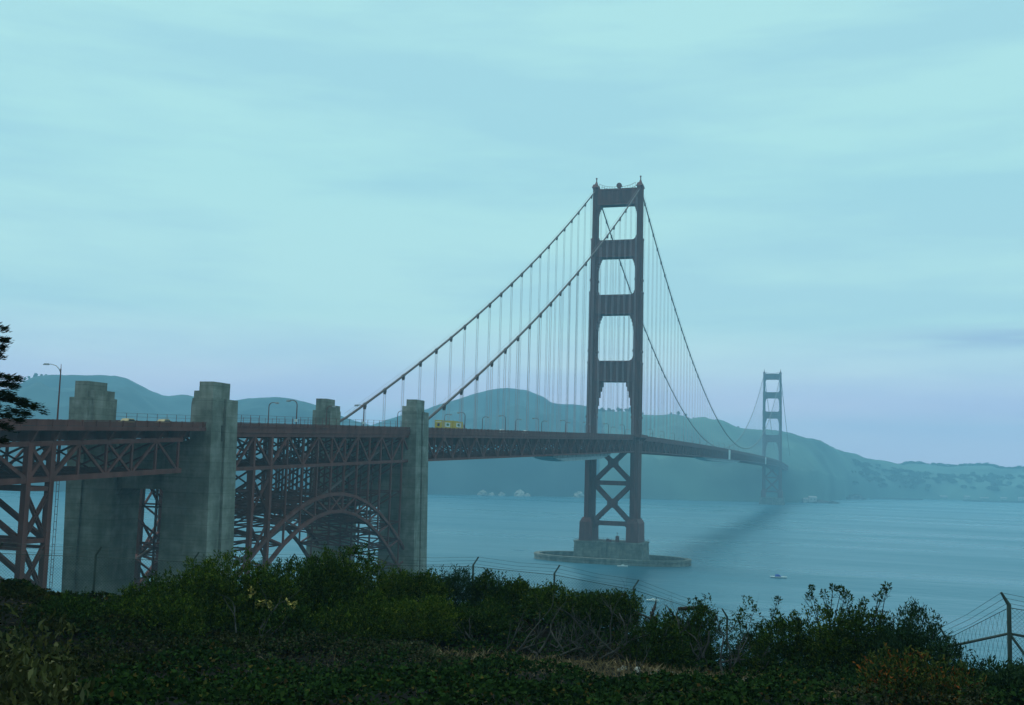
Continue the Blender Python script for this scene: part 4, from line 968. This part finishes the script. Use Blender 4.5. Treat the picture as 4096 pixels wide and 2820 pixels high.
# yellow flowers on the fourth shrub
fl = leaves(rng.normal(size=(7, 3))*.03, unitv(rng.normal(size=(7, 3))+np.array([0, -.6, .6])), .09+.03*rng.random(7), .6)
o = quads('flower', fl, 'yellow_petal'); flme = o.data; bpy.data.objects.remove(o)
for k in range(14):
    o = bpy.data.objects.new('flower', flme); X, Y = 122.38+random.uniform(-.75, 1.0), -611.38+random.uniform(-.2, .2)
    o.location = (X+.52, Y-.95, 52.2+random.uniform(0, .6)); o.rotation_euler = (random.uniform(-.5, .5), random.uniform(-.5, .5), random.uniform(0, 6.28)); link(o, SHO[3])
# sprigs over the large right-hand shrubs
def ball(X, Y, Z, r, n, m, parent, name):
    d = unitv(rng.normal(size=(n, 3))); quads(name, leaves(np.array([X, Y, Z])+d*r*(.3+.7*rng.random((n, 1))), d+np.array([0, 0, .4]), .05+.03*rng.random(n), .55), m, parent)
for k, (X, Y, Z) in enumerate([(136.5, -609.41, 53.33), (136.45, -609.41, 53.13), (136.83, -609.4, 53.2), (137.02, -609.4, 53.38), (137.22, -609.39, 53.34), (137.32, -609.39, 53.24), (137.4, -609.39, 53.12), (137.75, -609.39, 53.08), (138.09, -609.39, 53.2), (138.22, -609.4, 53.36), (138.30, -609.4, 53.48), (135.55, -607.6, 52.78), (135.45, -607.6, 52.45)]):
    par = SHO[18] if k < 8 else (SHO[19] if k < 11 else SHO[16])
    ball(X, Y, Z, random.uniform(.07, .12), 60, 'dense_leaf', par, 'sprig')
    b_ = MB(); bx_, by_, bz_ = par.location[0]+.3*(X-par.location[0]), Y, par.location[2]+.9
    b_.tube([(bx_, by_, bz_), ((bx_+X)/2+random.uniform(-.08, .08), by_, (bz_+Z)/2), (X, Y, Z)], [.018, .012, .006], 4)
    for q in range(5): b_.tube([(X, Y, Z-.25), (X+random.uniform(-.2, .2), Y+random.uniform(-.1, .1), Z+random.uniform(-.3, .15))], [.005, .003], 3)
    b_.obj('twig', 'bark', par)
# ------------------------------------------------------------------ dead branches
def limb(b_, p, d, L_, r, depth, rr_):
    pts = [Vector(p)]; rad = [r]; d = Vector(d).normalized(); n = 5
    for i in range(n):
        d = (d + Vector((rr_.uniform(-.35, .35), rr_.uniform(-.35, .35), rr_.uniform(-.22, .32)))).normalized()
        pts.append(pts[-1]+d*(L_/n)); rad.append(r*(1-.11*(i+1)))
    b_.tube(pts, rad, 6)
    if depth:
        for k in range(rr_.randint(2, 3)):
            i = rr_.randint(2, n); dd = (d+Vector((rr_.uniform(-1, 1), rr_.uniform(-1, 1), rr_.uniform(-.2, .8)))).normalized(); limb(b_, pts[i], dd, L_*rr_.uniform(.4, .7), rad[i]*.7, depth-1, rr_)
DL = ['tangle of grey dead branches below the left low shrubs', 'curved grey dead limbs lying on the slope, middle of the tangle', 'dead branch pile under the middle fence post', 'grey leafless branches left of the braced fence post', 'upright dead stems just below the braced post', 'bleached dead branches in front of the dark shrub',
      'slanting cut poles right of the cut stumps', 'dead stems leaning beside the round-headed bush', 'thin dead stems against the large dark shrub', 'pale bare forked trunk below the yellow-flowered shrub', 'pale leaning bare trunk below the steel arch', 'pair of thin dead stalks in the ivy, centre right']
DB = [(128.5, -609.8, 5, 1.2, .045, .3), (129.4, -609.5, 6, 1.3, .055, .2), (130.2, -609.3, 5, 1.3, .05, .2), (130.7, -609.2, 5, 1.2, .045, .7), (131.5, -609.0, 6, 1.2, .04, .9), (132.0, -608.9, 5, 1.1, .04, .4),
      (133.4, -608.7, 5, 1.3, .06, .9), (134.25, -609.6, 5, 1.1, .05, .9), (134.8, -609.5, 4, 1.0, .04, .9), (122.65, -613.5, 2, 1.1, .035, 1.6), (123.1, -613.3, 2, 1.1, .035, 1.2), (133.4, -614.7, 2, .9, .025, 1.5)]
for k, (X, Y, n, L_, r, upz) in enumerate(DB):
    rr_ = random.Random(50+k); z0 = gz(X, Y); T = thing('dead_shrub', DL[k], 'branches', (X, Y, z0), 'dead branches on the slope')
    for q in range(n):
        b_ = MB(); a = rr_.uniform(0, 6.28)
        limb(b_, (X+rr_.uniform(-.35, .35), Y+rr_.uniform(-.3, .3), z0+.02), (math.cos(a), math.sin(a)*.6, upz*rr_.uniform(.5, 1.4)+.15), L_*rr_.uniform(.7, 1.25), r*rr_.uniform(.45, .8), 2 if n > 2 else 1, rr_)
        b_.obj('branch', 'dead_wood', T, smooth=True)
for k, (X, Y, zt, lb) in enumerate(((131.85, -605.9, 52.35, 'brown cut tree stump with knobby forks at the fence gap'), (132.5, -605.8, 52.25, 'forked brown cut stump with a long side limb'))):
    rr_ = random.Random(80+k); z0 = gz(X, Y); T = thing('cut_stump', lb, 'stump', (X, Y, z0), None)
    b_ = MB(); b_.tube([(X, Y, z0-.1), (X+.05, Y, (z0+zt)/2), (X+.02, Y, zt-.45)], [.11, .09, .09], 8); b_.obj('trunk', 'cut_wood', T, smooth=True)
    for q in range(6):
        a = rr_.uniform(-1.0, 1.0); b_ = MB(); zz = zt-rr_.uniform(.35, .9)
        limb(b_, (X, Y, zz), (math.sin(a), rr_.uniform(-.5, .5), rr_.uniform(.3, 1.2)), rr_.uniform(.25, .5), rr_.uniform(.025, .045), 1, rr_); b_.obj('fork', 'cut_wood', T, smooth=True)
    if k == 1: b_ = MB(); b_.tube([(X+.1, Y, zt-.1), (X+.5, Y, zt-.05), (X+.95, Y+.05, zt+.02)], [.06, .055, .045], 7); b_.tube([(X+.95, Y, zt), (X+.35, Y, zt-.65)], [.05, .04], 7); b_.obj('fork', 'cut_wood', T, smooth=True)

# ------------------------------------------------------------------ ivy ground cover and dry grass
rng = np.random.default_rng(5)
def spot(x, d, cx, cd, rx, rd): return np.exp(-(((x-cx)/rx)**2+((d-cd)/rd)**2))
def dryness(x, d):
    s_ = 0
    for (X, Y, rx, rd) in ((129.66, -611.54, 1.6, .9), (131.08, -612.19, 1.7, .9), (128.72, -610.78, 1.6, .7), (137.24, -614.39, 1.1, .8), (139.52, -614.47, .6, .5), (134.31, -611.6, 2.2, 1.2), (131.5, -610.2, 2.5, 1.0)):
        cx_, cd_ = to_local(X, Y); s_ = s_ + spot(x, d, cx_, cd_, rx, rd)
    return s_
def cover(n, x0, x1, d0, d1, size, m, name, label, cond):
    x = rng.uniform(x0, x1, n); d = rng.uniform(d0, d1, n); k = cond(x, d) & (np.abs(x) < .62*d+3); x, d = x[k], d[k]
    mound = .30*np.maximum(-.5, fbm(x, d, 1.05, 3)) + .14*fbm(x+9, d*1.4, 3.4, 2)
    keep = rng.random(len(x)) < np.clip(.8+1.3*fbm(x+9, d*1.4, 3.4, 2), .3, 1); x, d, mound = x[keep], d[keep], mound[keep]
    z = ground(x, d)+.30+mound - .20*rng.random(len(x))**1.5
    X, Y = to_world(x, d); P = np.stack([X, Y, z], 1)
    D = rng.normal(size=P.shape)*np.array([1, 1, .45]) + np.array([0, 0, .12])
    V = leaves(P, D, size*(.6+.8*rng.random(len(x))), .75, .3)
    o = quads(name, V, m, None, 'stuff'); tag(o, label, 'ground cover'); return o
brush = lambda x, d: (fbm(x+31, d*.8, .55, 3) > .30) & (d > 19)
left_bank = lambda x, d: (x < -7.5+.25*(d-20)) & (d > 17)
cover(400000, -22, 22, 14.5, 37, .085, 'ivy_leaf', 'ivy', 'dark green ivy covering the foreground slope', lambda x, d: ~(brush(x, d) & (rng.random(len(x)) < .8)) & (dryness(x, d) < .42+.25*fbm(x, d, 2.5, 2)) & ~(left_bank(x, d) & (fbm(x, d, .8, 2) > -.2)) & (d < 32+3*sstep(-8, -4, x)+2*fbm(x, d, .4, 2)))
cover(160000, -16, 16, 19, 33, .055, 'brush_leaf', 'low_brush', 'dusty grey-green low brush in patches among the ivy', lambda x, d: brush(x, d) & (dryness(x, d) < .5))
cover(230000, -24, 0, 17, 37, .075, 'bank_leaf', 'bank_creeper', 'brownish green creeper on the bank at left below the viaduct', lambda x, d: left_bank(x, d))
x = rng.uniform(-14, 14, 60000); d = rng.uniform(18, 36, 60000); k = (dryness(x, d)+.25*fbm(x, d, 2.5, 2) > .35) | (rng.random(60000) < .03); x, d = x[k], d[k]
z = ground(x, d); X, Y = to_world(x, d); P = np.stack([X, Y, z], 1)
D = rng.normal(size=P.shape)*np.array([.7, .7, .2])+np.array([0, 0, .75])
quads('dry_grass', leaves(P, D, .14+.22*rng.random(len(x)), .06, .3), 'straw', None, 'stuff')
# stones among the dry patch under the cut poles
sb_ = MB()
for k in range(40):
    X, Y = 133.6+random.uniform(-1.8, 1.8), -609.9+random.uniform(-.8, .8); r = random.uniform(.04, .11); z = gz(X, Y)
    ring = [(X+r*random.uniform(.7, 1.2)*math.cos(q), Y+r*random.uniform(.7, 1.2)*math.sin(q)) for q in [math.radians(60*j) for j in range(6)]]
    sb_.add([(x_, y_, z-.02) for x_, y_ in ring]+[(X+(x_-X)*.6, Y+(y_-Y)*.6, z+r*random.uniform(.5, .8)) for x_, y_ in ring], [(j, (j+1) % 6, 6+(j+1) % 6, 6+j) for j in range(6)]+[(6, 7, 8, 9, 10, 11)])
sb_.obj('stones', 'pale_rock', kind='stuff')

# ------------------------------------------------------------------ chain-link fence with barbed wire
FE = thing('chain_link_fence', 'chain-link fence with barbed wire on leaning posts behind the shrubs', 'fence', (125.5, -603.4, 50))
POST = [(110.4, -613.0, 53.5, 1), (112.81, -610.92, 53.42, 1), (114.99, -609.10, 53.29, 1), (117.39, -607.39, 53.13, 1), (120.0, -605.84, 53.10, 1), (122.76, -604.50, 53.10, 1), (125.54, -603.41, 53.12, 1), (128.14, -602.62, 52.93, 1), (130.70, -602.04, 52.54, 1),
        (133.4, -601.75, 51.75, -1), (136.6, -602.6, 51.6, -1), (139.84, -604.46, 51.95, -1), (140.65, -611.56, 53.70, -1), (143.4, -611.2, 53.35, -1)]
RV = Vector((RX, RY, 0))
tips = []; tops = []
for X, Y, zt, s_ in POST:
    zg = min(gz(X, Y), zt-2.15); tip = Vector((X, Y, zt)); kn = tip - RV*s_*.17 + Vector((0, 0, -.27))
    big = (X, Y) == (140.65, -611.56)
    b_ = MB(); b_.tube([(kn.x, kn.y, zg-.2), tuple(kn), tuple(tip)], [.05 if big else .034, .05 if big else .034, .026], 8); b_.obj('post', 'galvanised', FE)
    tips.append((kn, tip)); tops.append((Vector((kn.x, kn.y, zg)), kn))
wires = MB(); net_ = MB()
for (k0, t0), (k1, t1), (g0, _), (g1, _2) in zip(tips[:-1], tips[1:], tops[:-1], tops[1:]):
    for f_ in (.15, .55, .97):
        a = k0.lerp(t0, f_); c = k1.lerp(t1, f_); m_ = a.lerp(c, .5)-Vector((0, 0, .05)); wires.tube([a, m_, c], .005, 3)
    a, c = k0-Vector((0, 0, .06)), k1-Vector((0, 0, .06)); wires.tube([a, c], .009, 4)
    L_ = (Vector((c.x, c.y, 0))-Vector((a.x, a.y, 0))).length; hgt = 1.85; st = .095 if L_ < 5 else .45
    n = int((L_+hgt)/st)
    for q in range(n):
        for sgn in (0, 1):
            s0 = q*st-hgt; pa, pb = (s0, 0.), (s0+hgt, hgt)
            # clip to the bay
            ta = max(0, -s0/hgt); tb = min(1, (L_-s0)/hgt)
            if tb <= ta: continue
            def pt(tt):
                u = s0+hgt*tt; vv_ = tt if sgn == 0 else 1-tt; base = a.lerp(c, max(0, min(1, u/L_))); return base-Vector((0, 0, hgt*(1-vv_)))
            net_.bar(pt(ta), pt(tb), .0042)
wires.obj('barbed_wire', 'galvanised', FE); net_.obj('wire_mesh', 'galvanised', FE, kind='stuff')
def rail(p, q): b_ = MB(); b_.tube([p, q], .03, 7); b_.obj('brace_rail', 'galvanised', FE)
k8 = tips[8][0]; rail(k8-Vector((0, 0, .75)), Vector((129.6, -602.4, 51.15))); rail(k8-Vector((0, 0, .75)), Vector((132.0, -601.9, 51.0)))
k12 = tips[12][0]; kk = k12-Vector((0, 0, .62))
rail(kk, Vector((139.0, -609.6, 51.95))); rail(kk, Vector((143.4, -611.2, 52.42))); rail(kk, Vector((141.75, -611.9, 51.45)))

# ------------------------------------------------------------------ cypress whose boughs reach in at the left edge
CT = thing('cypress_tree', 'dark cypress with flat layered boughs in front of the viaduct', 'tree', (115.3, -618.3, gz(115.3, -618.3)))
bz = CT.location[2]
b_ = MB(); b_.tube([(115.3, -618.3, bz-.3), (115.25, -618.2, bz+3), (115.4, -618.1, bz+6), (115.35, -618.2, bz+9)], [.38, .3, .2, .06], 9); b_.obj('trunk', 'bark', CT, smooth=True)
LP = []; LD = []; rr_ = random.Random(11)
def bough(tip, z_root):
    root = Vector((115.35, -618.2, z_root)); tip = Vector(tip); pts = []
    for i in range(7):
        f_ = i/6; p = root.lerp(tip, f_); p.z += .35*math.sin(f_*3.1)*rr_.uniform(.6, 1.1); pts.append(p)
    b_ = MB(); b_.tube(pts[:6], [.07, .055, .042, .03, .02, .008], 6); b_.obj('bough', 'bark', CT)
    d0 = (tip-root).normalized(); side = Vector((-d0.y, d0.x, 0))
    for i in range(int(19*(tip-root).length)):
        f_ = .3+.66*rr_.random()**.8; p = root.lerp(tip, f_); p.z += .35*math.sin(f_*3.1)
        w_ = (1.08-f_)*.6*rr_.choice((-1, 1))*rr_.random(); q = p+side*w_+Vector((0, 0, rr_.uniform(-.07, .04)-.12*abs(w_)))
        dirv = (d0*1.2+side*(.8 if w_ > 0 else -.8)*rr_.random()+Vector((0, 0, rr_.uniform(-.25, .2))))
        for _ in range(20):
            LP.append(q+Vector((rr_.gauss(0, .05), rr_.gauss(0, .05), rr_.gauss(0, .03)))); LD.append(dirv+Vector((rr_.gauss(0, .35), rr_.gauss(0, .35), rr_.gauss(0, .16))))
for tip, zr in (((117.40, -616.21, 59.19), 58.5), ((117.44, -616.17, 58.92), 58.1), ((117.33, -616.27, 58.74), 57.9), ((117.30, -616.30, 58.5), 57.8), ((117.65, -615.98, 57.97), 57.4), ((117.59, -616.04, 57.79), 57.2), ((117.54, -616.08, 57.56), 57.2),
                ((118.15, -615.55, 57.16), 57.5), ((117.95, -615.72, 57.30), 57.3), ((117.87, -615.79, 57.06), 57.0), ((117.77, -615.88, 56.92), 56.8), ((117.56, -616.06, 56.72), 56.5), ((117.5, -616.12, 56.41), 56.1), 
                ((113.2, -616.5, 59), 58.2), ((112.8, -618, 57.5), 57), ((113.5, -620.2, 58.2), 57.6), ((115.6, -620.9, 57), 56.4), ((117.2, -619.6, 58.4), 57.5), ((116.2, -616.2, 61.2), 60.2), ((114.4, -617, 61.4), 60.4), ((115.6, -619.4, 61.8), 60.8), ((113.2, -619.2, 56.2), 55.8), ((115.0, -615.6, 57), 56.6)):
    bough(tip, zr)
LP = np.array([tuple(p) for p in LP]); LD = np.array([tuple(p) for p in LD])
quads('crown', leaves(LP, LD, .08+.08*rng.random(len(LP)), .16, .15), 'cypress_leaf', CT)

# ------------------------------------------------------------------ sea haze
m = bpy.data.materials.new('sea_haze'); m.use_nodes = True; t = m.node_tree; t.nodes.clear()
o_ = N(t, 'ShaderNodeOutputMaterial'); pv = N(t, 'ShaderNodeVolumePrincipled')
pv.inputs['Color'].default_value = (.42, .80, 1.0, 1); pv.inputs['Density'].default_value = .00031; pv.inputs['Anisotropy'].default_value = 0
t.links.new(pv.outputs[0], o_.inputs['Volume']); MATS['sea_haze'] = m
b_ = MB(); b_.box(-4400, 3600, -1500, 3800, -8, 246); b_.obj('haze', 'sea_haze', kind='stuff')
